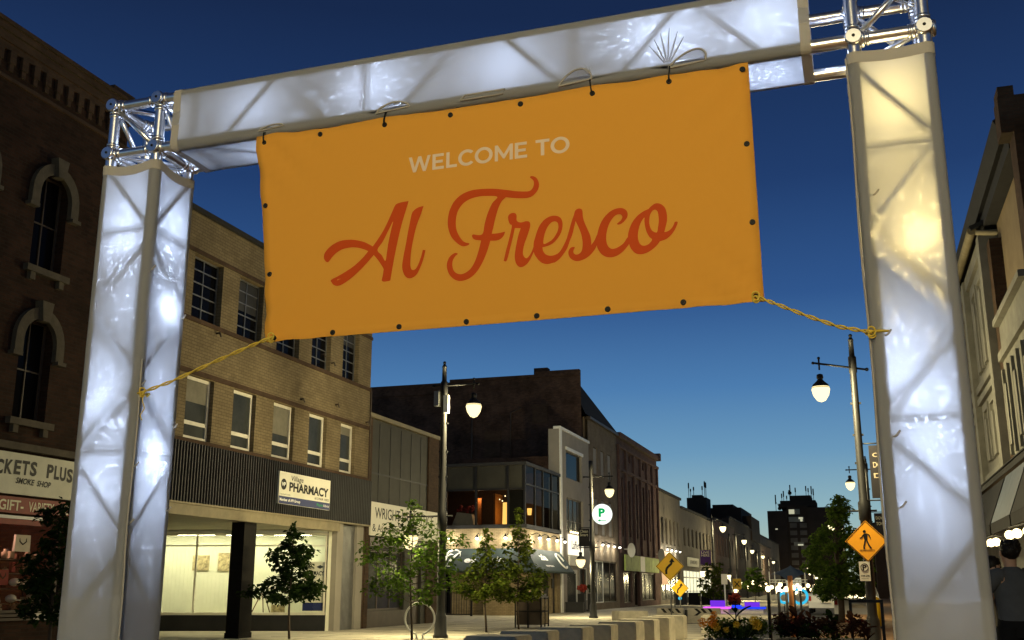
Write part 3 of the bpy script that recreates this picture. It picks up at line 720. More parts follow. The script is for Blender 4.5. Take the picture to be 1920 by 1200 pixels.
# ---- brown brick block with arched windows
bb = thing('brick_building', (X0, 14, 0), 'dark brown brick building with stone arched windows and corbelled cornice above the smoke shop', 'building')
wins = [(y, z) for y in (9.1, 11.33, 13.3, 15.27, 17.55) for z in (7.8, 4.62)]
ops = [(y-.46, y+.46, z, z+2.12) for y, z in wins]+[(9, 19.3, .75, 2.68)]
m = MB().wall(X0, 6, 19.75, 0, 12.05, ops, .32)
m.box(X0-14, X0-.32, 6, 19.75, 3.2, 12.6); m.box(X0-14, X0-3, 6, 19.75, 0, 3.2); m.box(X0-3, X0-.32, 19.45, 19.75, 0, 3.2); m.box(X0-.32, X0-.001, 19.72, 19.751, 0, 12.6)
m.build('wall', 'brown_brick', bb)
c = MB().box(X0-.3, X0+.06, 6, 19.78, 11.42, 11.5).box(X0-.3, X0+.05, 6, 19.78, 12.05, 12.2)
c.box(X0-.3, X0+.16, 6, 19.8, 12.38, 12.52).box(X0-.3, X0+.10, 6, 19.79, 12.2, 12.38).box(X0-.3, X0+.22, 6, 19.84, 12.52, 12.6)
for k in range(39):
    y = 6.2+k*.345
    c.box(X0, X0+.075, y, y+.17, 11.78, 12.05); c.box(X0, X0+.05, y+.03, y+.14, 11.62, 11.78)
c.box(X0-.5, X0+.1, 19.0, 19.76, 12.6, 12.78)
c.build('cornice', 'brown_brick_row', bb)
for y, z in wins:
    w = window(bb, X0, y-.46, y+.46, z, z+2.12, .05, 'bronze_frame', 'dark_window', my=(y,), mz=(z+1.05,), rec=.2, name='arched_window')
    h = MB(); cz = z+1.62
    def arcpt(r, a): return (X0, y+r*math.cos(a), cz+r*math.sin(a)*1.05)
    A = np.linspace(R(-2), R(182), 15)
    for i in range(14):
        if 6 <= i <= 7: continue
        pts = [arcpt(.47, A[i]), arcpt(.70, A[i]), arcpt(.70, A[i+1]), arcpt(.47, A[i+1])]
        h.prism(pts, (.11, 0, 0))
    for s in (-1, 1):
        h.box(X0, X0+.11, y+s*.47, y+s*.70, cz-.32, cz-.02); h.box(X0, X0+.15, y+s*.50, y+s*.76, cz-.38, cz-.30)
    h.prism([(X0, y-.10, cz+.44), (X0, y+.10, cz+.44), (X0, y+.17, cz+.86), (X0, y-.17, cz+.86)], (.2, 0, 0))
    h.build('stone_hood', 'stone', w)
    s_ = MB().box(X0-.1, X0+.13, y-.62, y+.62, z-.14, z-.003)
    for s in (-1, 1): s_.box(X0, X0+.10, y+s*.42-.07, y+s*.42+.07, z-.30, z-.14)
    s_.build('sill', 'stone', w)
MB().box(X0-.1, X0+.16, 6, 19.7, 3.98, 4.12).build('shop_cornice', 'stone', bb)
# display room of the smoke shop
m = MB().box(X0-2.98, X0-2.9, 9.0, 19.4, 0, 3.19).box(X0-2.9, X0-.34, 9.0, 9.06, 0, 3.19).box(X0-2.9, X0-.34, 9.06, 19.4, 0, .7)
m.build('shop_interior', 'bag_brown', bb)
MB().box(X0-.1, X0-.05, 9.02, 19.28, .78, .84).box(X0-.1, X0-.05, 15.4, 15.48, .84, 2.6).box(X0-.1, X0-.05, 18.85, 18.92, .84, 2.6).box(X0-.12, X0-.02, 19.2, 19.28, .78, 2.66).build('window_frame', 'bronze_frame', bb)
MB().quad((X0-.08, 9.02, .84), (X0-.08, 19.28, .84), (X0-.08, 19.28, 2.62), (X0-.08, 9.02, 2.62)).build('shop_window', glass('shop_glass', (.9, .88, .86), .07), bb)
m = MB().box(X0, X0+.05, 18.2, 19.28, .68, .735).box(X0, X0+.05, 18.2, 19.28, .755, .81).box(X0, X0+.05, 18.2, 19.28, .83, .885); m.build('metal_sill', 'cream_frame', bb)
m = MB().box(X0, X0+.045, 9, 18.195, .68, .735).box(X0, X0+.045, 9, 18.195, .755, .81).box(X0, X0+.045, 9, 18.195, .83, .885); m.build('dark_sill', 'bronze_frame', bb)
lamp('shop_lamp', (X0-1.0, 17.4, 2.9), 130, (1.0, .50, .36), .1, bb)
# its signs
t = thing('shop_sign', (X0, 17.5, 3.1), 'cream fascia sign reading TICKETS PLUS!!! SMOKE SHOP on the dark brick building', 'sign')
MB().box(X0, X0+.10, 12.2, 19.45, 3.11, 3.92).build('board', 'sign_cream', t)
g = MB(); x = X0+.10
ws = [('T', 16.32, .2), ('I', 16.60, .055), ('C', 16.70, .21), ('K', 16.95, .21), ('E', 17.20, .18), ('T', 17.41, .2), ('S', 17.64, .19), ('P', 18.12, .19), ('L', 18.34, .15), ('U', 18.51, .18), ('S', 18.72, .18), ('!', 18.94, .06), ('!', 19.05, .06), ('!', 19.16, .06)]
for i, (ch, y, wch) in enumerate(ws):
    g.text(ch, (x, y, 3.52-.0022*(i-6)**2), UY, (0, .10-.012*i, 1), wch, .27, .004, bold=.04)
g.text('SMOKE  SHOP', (x, 17.28, 3.33), (0, 1, -.02), (0, .22, 1), .98, .115, .004, bold=.03)
g.text('LOTTERY', (x, 14.2, 3.45), UY, UZ, 1.8, .27, .004, bold=.03) if False else None
g.build('lettering', 'black_ink', t)
t = thing('shop_sign', (X0, 17.5, 2.7), 'dark red fascia strip reading GIFT - VARIETY STORE under the cream sign', 'sign')
MB().box(X0, X0+.07, 12.2, 19.42, 2.745, 3.06).build('board', 'sign_red', t)
g = MB().text('-GIFT-', (X0+.07, 16.85, 2.80), UY, UZ, .76, .20, .004, bold=.02).text('VARIETY', (X0+.07, 17.75, 2.80), UY, UZ, .72, .20, .004, bold=.01).text('STORE', (X0+.07, 18.60, 2.80), UY, UZ, .55, .20, .004, bold=.01)
g.build('lettering', 'cream_ink', t)
t = thing('shade_awning', (X0, 16, 2.6), 'red and white striped roller shade across the smoke shop window', 'awning')
MB().box(X0+.01, X0+.05, 11, 18.2, 2.64, 2.70).build('white_band', 'white_paint', t); MB().box(X0+.012, X0+.045, 11, 18.19, 2.53, 2.635).build('red_band', 'sign_red', t)
# goods hung in the window
def bag(name, y, z, w, h, mat, label, x=X0-.4, handle='black_ink'):
    t = thing(name, (x, y, z), label, 'bag')
    m = MB(); pts = [(x, y-w/2, z), (x, y+w/2, z), (x, y+w*.46, z+h), (x, y-w*.46, z+h)]; m.prism(pts, (.05, 0, 0)); m.build('pouch', mat, t)
    MB().tube([(x+.03, y-w*.22, z+h*.95), (x+.05, y-w*.2, z+h*.6), (x+.055, y, z+h*.42), (x+.05, y+w*.2, z+h*.6), (x+.03, y+w*.22, z+h*.95)], .014, 6).build('handle', handle, t)
bag('tote_bag', 18.0, 2.02, .44, .33, 'paper', 'pale tote bag with dark looped handle hung high in the smoke shop window', x=X0-.25)
bag('handbag', 18.42, 1.62, .34, .34, 'bag_brown', 'brown handbag hung below the striped shade in the smoke shop window')
bag('handbag', 17.72, 1.36, .32, .30, 'bag_red', 'dark red handbag low in the smoke shop window')
def tee(y, z, w, h, mat, label, x=X0-.5):
    p = [(x, y-w/2, z+h*.8), (x, y-w*.28, z+h), (x, y+w*.28, z+h), (x, y+w/2, z+h*.8), (x, y+w*.42, z+h*.62), (x, y+w*.3, z+h*.7), (x, y+w*.3, z), (x, y-w*.3, z), (x, y-w*.3, z+h*.7), (x, y-w*.42, z+h*.62)]
    tag(MB().prism(p, (.04, 0, 0)).build('hanging_shirt', mat), label, 'shirt')
tee(17.35, 1.95, .55, .6, 'bag_red', 'dark red shirt hanging at the left of the smoke shop window')
tee(17.2, 1.05, .5, .5, 'charcoal', 'charcoal shirt hanging low at the left of the smoke shop window')
tee(16.8, 1.5, .5, .6, 'paper', 'pale shirt at the frame edge of the smoke shop window')
def cap(y, z, mat, label, x=X0-.35):
    m = MB().ball((x, y, z), .11, 12, (1, 1, .75)); m.prism([(x+.05, y-.09, z-.02), (x+.05, y+.09, z-.02), (x+.2, y+.07, z-.04), (x+.2, y-.07, z-.04)], (0, 0, .012))
    tag(m.build('cap', mat), label, 'cap')
cap(18.05, 1.42, 'paper', 'white cap on the upper rack in the smoke shop window'); cap(18.30, 1.40, 'toy_beige', 'beige cap beside the white cap in the smoke shop window'); cap(18.0, 1.10, 'cream_frame', 'cream cap on the lower rack in the smoke shop window')
def toy(y, z, s, mat, label, x=X0-.45):
    m = MB().ball((x, y, z+.16*s), .15*s, 12, (1, 1, 1.1)).ball((x+.03*s, y, z+.38*s), .11*s, 12)
    for q in (-1, 1):
        m.ball((x, y+q*.09*s, z+.48*s), .04*s, 8).ball((x+.08*s, y+q*.12*s, z+.06*s), .065*s, 8, (1.4, 1, 1)).ball((x+.05*s, y+q*.15*s, z+.22*s), .05*s, 8, (1, 1, 1.6))
    tag(m.build('plush_toy', mat), label, 'toy')
toy(18.85, .86, .95, 'toy_beige', 'large beige plush toy sitting at the right end of the smoke shop window'); toy(18.15, .86, .55, 'bag_brown', 'small brown plush toy low in the smoke shop window'); toy(17.75, .86, .5, 'toy_beige', 'small pale plush toy at the left of the smoke shop window')
rg = random.Random(21)
for k in range(26):
    y = 17.2+rg.random()*1.75; z = rg.choice((1.02, 1.32, 1.62, 1.9)); h = rg.uniform(.09, .2); w = rg.uniform(.03, .07); x = X0-rg.uniform(.5, 1.0)
    mt = rg.choice(('bag_red', 'toy_beige', 'bag_brown', 'paper', 'charcoal', 'bag_brown'))
    m = MB().lathe([(w, 0), (w, h*.6), (w*.45, h*.75), (w*.4, h)], (x, y, z), 10) if k % 2 else MB().prism([(x, y-w, z), (x, y+w, z), (x, y+w*.8, z+h), (x, y-w*.8, z+h)], (.08, 0, 0))
    tag(m.build('souvenir', mt), 'small souvenir on the dim shelves of the smoke shop window', 'souvenir', 'souvenirs in the smoke shop window')
sh = MB()
for z in (1.0, 1.3, 1.6, 1.88): sh.box(X0-1.1, X0-.45, 17.0, 19.1, z-.02, z-.001)
for y in (17.0, 18.05, 19.1): sh.box(X0-1.1, X0-1.06, y-.02, y+.02, .7, 2.3)
sh.build('shelves', 'bronze_frame', bb)
for k, (y, z, lab) in enumerate(((18.62, 1.50, 'left'), (18.78, 1.48, 'right'))):
    tag(MB().box(X0-.3, X0-.28, y-.07, y+.07, z-.1, z+.1).build('price_card', 'paper'), ('small white card hung on the left, beside the brown handbag', 'small white card hung on the right, away from the brown handbag')[k], 'card')

# ---- yellow brick pharmacy
ph = thing('pharmacy_building', (X0, 27, 0), 'three storey yellow brick building with dark ribbed fascia and lit shop window', 'building')
PY0, PY1, PZ = 19.78, 33.6, 10.9
lowY = [(20.6, 21.85), (22.85, 24.06), (25.01, 26.17), (27.15, 28.38), (29.30, 30.46), (31.45, 32.52)]
ops = [(a, b_, 4.98, 6.60) for a, b_ in lowY]+[(a-.05, b_+.08, 8.10, 9.80) for a, b_ in lowY]
m = MB().wall(X0, PY0, PY1, 4.9, PZ, ops, .26).box(X0-14, X0-.26, PY0+.02, PY1-.02, 4.4, PZ-.3)
m.quad((X0, PY1, 4.9), (X0-14, PY1, 4.9), (X0-14, PY1, PZ), (X0, PY1, PZ)); m.quad((X0, PY0, 4.9), (X0-14, PY0, 4.9), (X0-14, PY0, PZ), (X0, PY0, PZ))
m.build('wall', 'yellow_brick', ph)
m = MB().box(X0-.02, X0+.05, PY0, PY1+.02, 7.98, 8.09).box(X0-.02, X0+.05, PY0, PY1+.02, 6.62, 6.74).box(X0-.2, X0+.07, PY0, PY1+.02, 4.86, 4.97).box(X0-.02, X0+.04, PY0, PY1+.01, 9.82, 9.93)
m.build('string_course', 'brown_brick_row', ph)
MB().box(X0-.4, X0+.12, PY0, PY1+.05, PZ, PZ+.12).build('coping', 'roof_tar', ph)
for i, (a, b_) in enumerate(lowY):
    w = window(ph, X0, a, b_, 4.98, 6.60, .09, 'cream_frame', 'grey_window', mz=(5.41,), rec=.12, mw=.1)
    bl = (6.1, 5.95, 0, 5.7, 0, 6.25)[i]
    if bl: MB().box(X0-.152, X0-.15, a+.1, b_-.1, bl, 6.5).build('blind', 'blind_cloth', w)
    a2, b2 = a-.05, b_+.08; mid = (a2+b2)/2
    window(ph, X0, a2, b2, 8.10, 9.80, .045, 'grey_metal', 'dark_window', my=(mid,), mz=[8.1+1.7*k/5 for k in range(1, 5)], rec=.16, mw=.028)
    if i in (2, 5): MB().box(X0-.192, X0-.19, a2+.06, b2-.06, (8.9, 9.3)[i > 3], 9.74).build('upper_blind', 'charcoal', ph)
# ribbed fascia
m = MB(); y = PY0; pr = []
while y < PY1-.05:
    pr += [(y, .10), (y+.055, .10), (y+.065, .16), (y+.10, .16), (y+.11, .10)]; y += .125
pr.append((PY1, .10))
for i in range(len(pr)-1):
    (a, da), (b_, db) = pr[i], pr[i+1]
    m.quad((X0+da, a, 3.38), (X0+db, b_, 3.38), (X0+db, b_, 4.86), (X0+da, a, 4.86))
m.box(X0-.3, X0+.099, PY0, PY1, 3.381, 4.855)
m.build('ribbed_fascia', 'charcoal', ph)
MB().box(X0-.25, X0+.13, PY0, 31.42, 3.06, 3.375).box(X0-.1, X0+.17, PY0, PY1, 3.33, 3.377).build('canopy_edge', 'canopy_metal', ph)
# recessed shop front: the glass runs back from the facade at the right end
ca, sa = math.cos(YAW), math.sin(YAW)
G0 = Vector((X0-.25, 31.35, 0)); Gd = Vector((-ca, -sa, 0)); Gn = Vector((sa, -ca, 0))   # Gn faces the street corner
def gp(t, k, z): return tuple(G0+Gd*t+Gn*k+Vector((0, 0, z)))
def gbox(mb, t0, t1, k0, k1, za, zb):
    v = [gp(t0, k0, za), gp(t1, k0, za), gp(t1, k1, za), gp(t0, k1, za), gp(t0, k0, zb), gp(t1, k0, zb), gp(t1, k1, zb), gp(t0, k1, zb)]
    return mb.add(v, [(0,3,2,1),(4,5,6,7),(0,1,5,4),(1,2,6,5),(2,3,7,6),(3,0,4,7)])
GL = 7.5
m = MB(); gbox(m, 0, GL, -.12, 0, 0, .48); m.build('base_wall', 'dark_panel', ph)
m = MB(); gbox(m, 0, GL, -.1, .03, .481, .56); gbox(m, 0, GL, -.1, .02, 2.95, 3.02)
for t in (0.02, 2.62, 4.15, 5.6, 7.0): gbox(m, t, t+.05, -.08, .018, .561, 2.949)
gbox(m, 0, GL, -.07, .012, 2.60, 2.64)
m.build('shop_frame', 'cream_frame', ph)
MB().quad(gp(.03, -.03, .56), gp(GL, -.03, .56), gp(GL, -.03, 2.95), gp(.03, -.03, 2.95)).build('shop_window', 'clear_glass', ph)
m = MB(); gbox(m, -.6, GL, -2.30, -2.2, 0, 3.3); gbox(m, 0.02, GL, -2.2, -.125, .3, .478); gbox(m, -.02, .01, -2.2, -.13, .479, 3.3) if False else None
for k in range(56): gbox(m, .05+k*.135, .06+k*.135, -2.199, -2.192, .48, 2.6)
m.build('shop_back_wall', 'wall_white', ph)
m = MB(); gbox(m, -.02, GL, -2.2, -.09, 3.03, 3.1); m.build('shop_ceiling', 'white_paint', ph)
m = MB(); gbox(m, -.12, -.02, -2.2, .0, 0, 3.3); m.build('shop_end_wall', 'wall_white', ph)
m = MB()
for t in (.8, 2.4, 4.0, 5.6): gbox(m, t, t+1.2, -1.35, -1.2, 3.005, 3.029)
m.build('ceiling_light', 'tube_light', ph); M['tube_light'].cycles.emission_sampling = 'AUTO'
MB().add([(X0-.2, PY0, 3.11), (X0-.2, 31.3, 3.11), (X0-7.5, 29.0, 3.11), (X0-7.5, PY0, 3.11)], [(0, 1, 2, 3)]).build('soffit', 'canopy_metal', ph)
MB().box(X0-7.6, X0-7.4, PY0, 29.2, 0, 3.1).build('recess_wall', 'grey_stucco', ph)
MB().box(X0-.42, X0-.02, 26.0, 26.62, 0, 3.06).box(X0-.44, X0, 25.98, 26.64, 0, .14).build('column', 'black_paint', ph)
m = MB().box(X0-.3, X0+.04, 31.42, 31.84, 0, 3.33).box(X0-.3, X0+.04, 32.86, 33.34, 0, 3.33); m.build('pilaster', 'white_stucco', ph)
m = MB(); y = 31.85
while y < 32.8:
    m.box(X0-.12, X0-.04, y, y+.05, 0, 3.3); y += .085
m.box(X0-.3, X0-.1, 31.84, 32.86, 0, 3.3); m.build('ribbed_panel', 'grey_metal', ph)
MB().box(X0-.3, X0-.02, 33.34, 33.6, 0, 3.33).build('brick_jamb', 'brown_brick_row', ph)
m = MB()
for (y, z) in ((31.0, 7.1), (28.7, 6.9), (33.3, 6.85), (24.0, 7.9), (29.9, 8.55), (30.6, 8.4)): m.tube([(X0, y, z), (X0+.10, y, z+.02), (X0+.14, y+.02, z-.10)], .028, 6)
m.build('old_bracket', 'bronze_frame', ph)
MB().tube([(X0+.045, 33.55, 8.1), (X0+.07, 33.55, 8.0), (X0+.07, 33.56, 4.9)], .02, 6).build('conduit', 'bronze_frame', ph)
# pharmacy signs
xs = X0+.165
t = thing('shop_sign', (xs, 28.9, 3.65), 'white and navy fascia sign reading Village PHARMACY on the ribbed dark panel', 'sign')
MB().box(xs, xs+.06, 27.3, 30.45, 3.66, 4.58).build('board', 'sign_white', t)
MB().box(xs, xs+.062, 27.31, 30.44, 3.665, 3.88).build('navy_strip', 'navy_ink', t)
xf = xs+.061
g = MB().text('Village', (xf, 27.95, 4.36), UY, (0, .15, 1), .75, .15, .003, bold=.01).text('PHARMACY', (xf, 27.88, 4.06), UY, UZ, 2.45, .25, .003, bold=.04).text('613.969.1002', (xf, 29.45, 3.925), UY, UZ, .92, .075, .003, bold=.015)
g.lathe([(.16, 0), (.16, .002)], (xf, 27.56, 4.22), 24, (1, 0, 0)); g.text('Located inside', (xf, 27.36, 3.915), UY, UZ, .6, .05, .003); g.build('lettering', 'black_ink', t)
MB().text('VP', (xf+.002, 27.44, 4.17), UY, UZ, .22, .11, .003, bold=.03).text('Member of API Group', (xf, 27.36, 3.745), UY, UZ, 1.2, .08, .004, bold=.02).text('Advice', (xf, 30.02, 3.74), UY, UZ, .38, .085, .004).build('white_lettering', 'white_ink', t)
MB().text('Pharm', (xf, 29.6, 3.74), UY, UZ, .40, .085, .004, bold=.01).build('green_lettering', 'green_ink', t)
gu, gv = tuple(-Gd), UZ
t = thing('window_poster', gp(.3, 0, .6), 'white poster reading Village PHARMACY with navy foot inside the lit shop window', 'poster')
m = MB(); gbox(m, .04, .74, -.075, -.06, .60, 2.12); m.build('sheet', 'sign_white', t)
m = MB(); gbox(m, .05, .73, -.061, -.057, .61, .86); m.build('navy_foot', 'navy_ink', t)
g = MB(); kk = -.058
def gtext(s, t0, z, w, h, b=.02): g.text(s, gp(t0, kk, z), gu, gv, w, h, .003, bold=b)
gtext('Village', .70, 1.90, .30, .09); gtext('PHARMACY', .71, 1.70, .62, .13, .035)
for k in range(5): gtext('- - - - - -' if False else 'prescriptions', .66, 1.46-.10*k, .42-.05*(k % 3), .03, 0)
g.prism([gp(.34, kk, 1.96), gp(.22, kk, 2.02), gp(.10, kk, 1.96), gp(.22, kk, 1.90)], tuple(Gn*.003)); g.build('lettering', 'black_ink', t)
for (t0, z0, w, h, lab) in ((4.63, 1.88, .56, .50, 'small landscape painting hung left of the black column inside the pharmacy'), (3.84, 1.86, .42, .60, 'small portrait format painting hung just left of the black column inside the pharmacy')):
    t = thing('painting', gp(t0, -2.15, z0), lab, 'painting')
    m = MB(); gbox(m, t0-w/2, t0+w/2, -2.19, -2.155, z0, z0+h); m.build('canvas', 'poster_art', t)
t = thing('easel', gp(2.35, -.9, .48), 'slanted wooden easel holding a pale picture behind the tree at the pharmacy window', 'easel')
m = MB()
for a, b_ in (((2.62, -1.2, .48), (2.30, -1.2, 1.15)), ((1.98, -1.2, .48), (2.22, -1.2, 1.15)), ((2.3, -1.6, .48), (2.26, -1.2, 1.1))): m.tube([gp(*a), gp(*b_)], .018, 6)
m.build('legs', 'brown_wood', t); m = MB(); gbox(m, 1.5, 1.95, -1.15, -1.12, .50, .78); m.build('picture', 'poster_art', t)
# ---- law office
lw = thing('law_office_building', (X0, 37, 0), 'low building clad in dull grey panels with brick piers, right of the pharmacy', 'building')
LY0, LY1 = 33.62, 40.2
m = MB().wall(X0-.06, LY0+.3, 39.15, 0, 7.1, [(33.95, 37.1, .55, 2.6), (37.6, 38.7, 0, 2.6)], .2).box(X0-12, X0-.31, LY0, LY1-.02, 2.9, 7.05).box(X0-12, X0-3, LY0, LY1-.02, 0, 2.9)
m.quad((X0-.06, LY1, 0), (X0-12, LY1, 0), (X0-12, LY1, 7.1), (X0-.06, LY1, 7.1)); m.build('wall', 'dull_panel', lw)
m = MB()
for k in range(5): m.box(X0-.058, X0-.045, 34.6+k*.95, 34.63+k*.95, 3.2, 7.0)
m.box(X0-.058, X0-.04, LY0, 39.15, 5.18, 5.24); m.build('panel_seam', 'charcoal', lw)
MB().box(X0-.3, X0, 39.15, LY1, 0, 7.12).box(X0-.3, X0-.005, LY0, LY0+.3, 0, 7.1).build('brick_pier', 'brown_brick_row', lw)
MB().box(X0-.5, X0+.06, LY0, LY1+.03, 7.12, 7.26).build('coping', 'canopy_metal', lw)
MB().box(X0-.2, X0+.02, LY0+.3, 39.14, 2.7, 3.0).box(X0-.1, X0-.04, LY0+.3, 37.4, 0, .54).build('shop_trim', 'bronze_frame', lw)
window(lw, X0-.06, 33.95, 37.1, .55, 2.6, .07, 'bronze_frame', 'grey_window', my=(35.0, 36.05), rec=.1, mw=.06, name='shop_window')
m = MB().box(X0-.2, X0-.15, 37.65, 38.65, .01, 2.55); dr = m.build('door', 'bronze_frame', lw); MB().tube([(X0-.12, 37.75, .9), (X0-.12, 37.75, 1.3)], .02, 6).build('handle', 'grey_metal', dr)
t = thing('shop_sign', (X0, 37, 3.1), 'white sign reading WRIGHT LAW OFFICE and Associates behind the tree', 'sign')
MB().box(X0-.04, X0+.06, 33.85, 40.0, 3.06, 4.2).build('board', 'sign_white', t)
g = MB().text('WRIGHT LAW OFFICE', (X0+.06, 34.15, 3.66), UY, UZ, 5.4, .38, .004, bold=.012).text('& Associates', (X0+.06, 33.98, 3.20), UY, UZ, 2.35, .27, .004, bold=.005)
g.tube([(X0+.066, 36.6, 3.30), (X0+.066, 37.2, 3.36), (X0+.066, 37.7, 3.28), (X0+.066, 38.3, 3.38)], .012, 5).tube([(X0+.066, 36.55, 3.22), (X0+.066, 38.4, 3.26)], .008, 5); g.build('lettering', 'black_ink', t)
# ---- cafe: glazed upper floor over brick, standing at the corner of a small yard
cf = thing('cafe_building', (X0, 55, 0), 'cafe with glazed dark upper floor over spotlit tan brick and green awning', 'building')
CY0, CY1 = 52.0, 58.5
m = MB().wall(CY0, X0-7, X0, 0, 4.25, [(-22.6, -19.9, 0, 2.9), (-18.9, -18.2, 0, 2.5)], .3, -1, 'y').wall(X0, CY0, CY1, 0, 4.2, [(53.2, 54.7, .6, 2.7), (55.2, 56.6, .6, 2.7), (57.0, 57.9, 0, 2.6)], .3)
m.box(X0-7, X0-.31, CY0+.31, CY1, 0, 4.2); m.build('wall', 'tan_brick', cf)
MB().box(X0-7, X0+.12, CY0-.12, CY1, 4.24, 4.42).box(X0-7, X0+.1, CY0-.1, CY1, 7.4, 7.56).build('floor_band', 'charcoal', cf)
fr = MB(); 
for x in (X0-7, X0-4.25, X0-2.62, X0-.9, X0-.02): fr.box(x-.05, x+.05, CY0-.05, CY0+.06, 4.42, 7.4)
fr.box(X0-7, X0, CY0-.045, CY0+.05, 6.15, 6.24)
for y in (53.7, 55.2, 56.9, 58.42): fr.box(X0-.06, X0+.05, y-.05, y+.05, 4.42, 7.4)
fr.box(X0-.055, X0+.045, CY0, CY1, 6.4, 6.48); fr.build('curtain_wall_frame', 'dark_panel', cf)
MB().quad((X0-7, CY0, 4.42), (X0, CY0, 4.42), (X0, CY0, 6.15), (X0-7, CY0, 6.15)).quad((X0, CY0, 4.42), (X0, CY1, 4.42), (X0, CY1, 7.4), (X0, CY0, 7.4)).build('upper_glass', 'cafe_glass', cf)
MB().box(X0-7, X0-.03, CY0+.02, CY0+.05, 6.24, 7.39).box(X0-.85, X0-.06, CY0+.02, CY0+.05, 4.43, 6.14).build('spandrel_panel', 'dull_panel', cf)
MB().box(X0-7, X0-.2, CY0+4.0, CY0+4.1, 4.42, 7.4).box(X0-7, X0-.2, CY0+.2, CY0+4, 4.425, 4.45).box(X0-7.1, X0-7, CY0, CY0+4, 4.42, 7.4).build('upper_room', 'brown_wood', cf)
MB().box(X0-2.1, X0-2.0, CY0+1.2, CY0+2.4, 4.46, 6.1).box(X0-3.1, X0-2.9, CY0+1.6, CY0+1.7, 4.46, 5.9).build('room_partition', 'orange_wood', cf)
MB().lathe([(.36, 0), (.33, 1.15)], (X0-1.33, CY0+1.5, 4.47), 20).build('glowing_column', 'warm_glow', cf)
MB().lathe([(.10, 0), (.13, .35)], (X0-.8, 55.4, 5.1), 12).build('wall_lamp', 'warm_glow', cf)
m = MB()
for k, (dx, dz) in enumerate(((-1.6, 5.7), (-1.45, 5.95), (-1.28, 5.85), (-1.12, 6.0), (-1.75, 5.78))): m.ball((X0+dx, CY0+1.2, dz), .035, 8)
m.build('pendant_bulbs', 'warm_bulb', cf)
lamp('room_lamp', (X0-3.0, CY0+1.4, 5.9), 30, (1.0, .55, .25), .2, cf)
tag(MB().add([(-20.2, CY0+.7, 4.46), (-19.0, CY0+.7, 4.46), (-19.0, CY0+1.5, 4.46), (-20.2, CY0+1.5, 4.46), (-20.0, CY0+.9, 5.15), (-19.2, CY0+.9, 5.05), (-19.2, CY0+1.3, 5.05), (-20.0, CY0+1.3, 5.15)], [(0,3,2,1),(4,5,6,7),(0,1,5,4),(1,2,6,5),(2,3,7,6),(3,0,4,7)]).build('draped_table', 'paper'), 'pale draped table behind the upper cafe glass', 'table')
fl = MB(); r = random.Random(3)
for k in range(26): fl.ball((-19.6+r.uniform(-.5, .5), CY0+1.1+r.uniform(-.1, .1), 5.2+r.uniform(-.05, .28)), r.uniform(.05, .1), 7)
tag(fl.build('red_bouquet', 'bag_red'), 'bunch of red flowers on the draped table behind the upper cafe glass', 'flowers')
# awnings
aw = MB(); a0, a1 = CY0, CY0-1.0
aw.add([(X0-4.7, CY0-.02, 3.25), (X0+.05, CY0-.02, 3.25), (X0+.9, CY0-.9, 2.15), (X0-4.7, CY0-.9, 2.15), (X0-4.7, CY0-.03, 3.2), (X0, CY0-.03, 3.2), (X0+.85, CY0-.87, 2.05), (X0-4.7, CY0-.87, 2.05)], [(0, 1, 2, 3), (7, 6, 5, 4), (3, 2, 6, 7), (0, 3, 7, 4)])
aw.add([(X0+.05, CY0-.02, 3.25), (X0+.05, CY1-.2, 3.25), (X0+.9, CY1-.2, 2.15), (X0+.9, CY0-.9, 2.15), (X0, CY0-.03, 3.2), (X0, CY1-.2, 3.2), (X0+.85, CY1-.2, 2.05), (X0+.85, CY0-.87, 2.05)], [(0, 1, 2, 3), (7, 6, 5, 4), (3, 2, 6, 7), (1, 5, 6, 2)])
awn = aw.build('awning', 'awning_green', cf)
sn = Vector((0, -.88, -1.1)).normalized(); su = Vector((1, 0, 0)); sv = -sn
g = MB()
def at(x, k): return Vector((x, CY0-.02-.88*(1-k), 3.25-1.1*(1-k)))
g.text('es', tuple(at(-19.05, .36)), tuple(su), tuple(sv), .62, .36, .01, bold=.04).text('zia', tuple(at(-17.75, .36)), tuple(su), tuple(sv), .85, .36, .01, bold=.04)
for rr, a0_, a1_, cx in ((.42, .2, 5.2, -19.75), (.20, 1.0, 4.5, -19.85)):
    g.tube([at(cx+rr*1.0*math.cos(a)+.18*math.sin(a)*rr, .55)+sv*(rr*1.25*math.sin(a))+Vector((0, -.02, .02)) for a in np.linspace(a0_, a1_, 18)], [.015+.04*math.sin(math.pi*i/17) for i in range(18)], 6)
g.tube([at(-19.95, .15)+Vector((0, -.02, .02)), at(-19.75, .5)+Vector((0, -.03, .02)), at(-19.35, .86)+Vector((0, -.02, .02))], [.015, .07, .02], 6)
ev = Vector((-.85, 0, 1.1)).normalized()
def ate(y, k): return Vector((X0+.05+.85*(1-k), y, 3.25-1.1*(1-k)))
g.text('zia', tuple(ate(53.2, .5)), UY, tuple(ev), 1.3, .4, .01, bold=.04).text('espresso', tuple(ate(53.3, .2)), UY, tuple(ev), 1.5, .14, .01, bold=.02)
g.tube([tuple(ate(57+.5*math.cos(a), .5)+ev*(.48*math.sin(a))+Vector((.02, 0, .02))) for a in np.linspace(0, 5.4, 16)], .05, 6)
g.build('lettering', 'white_ink', awn)
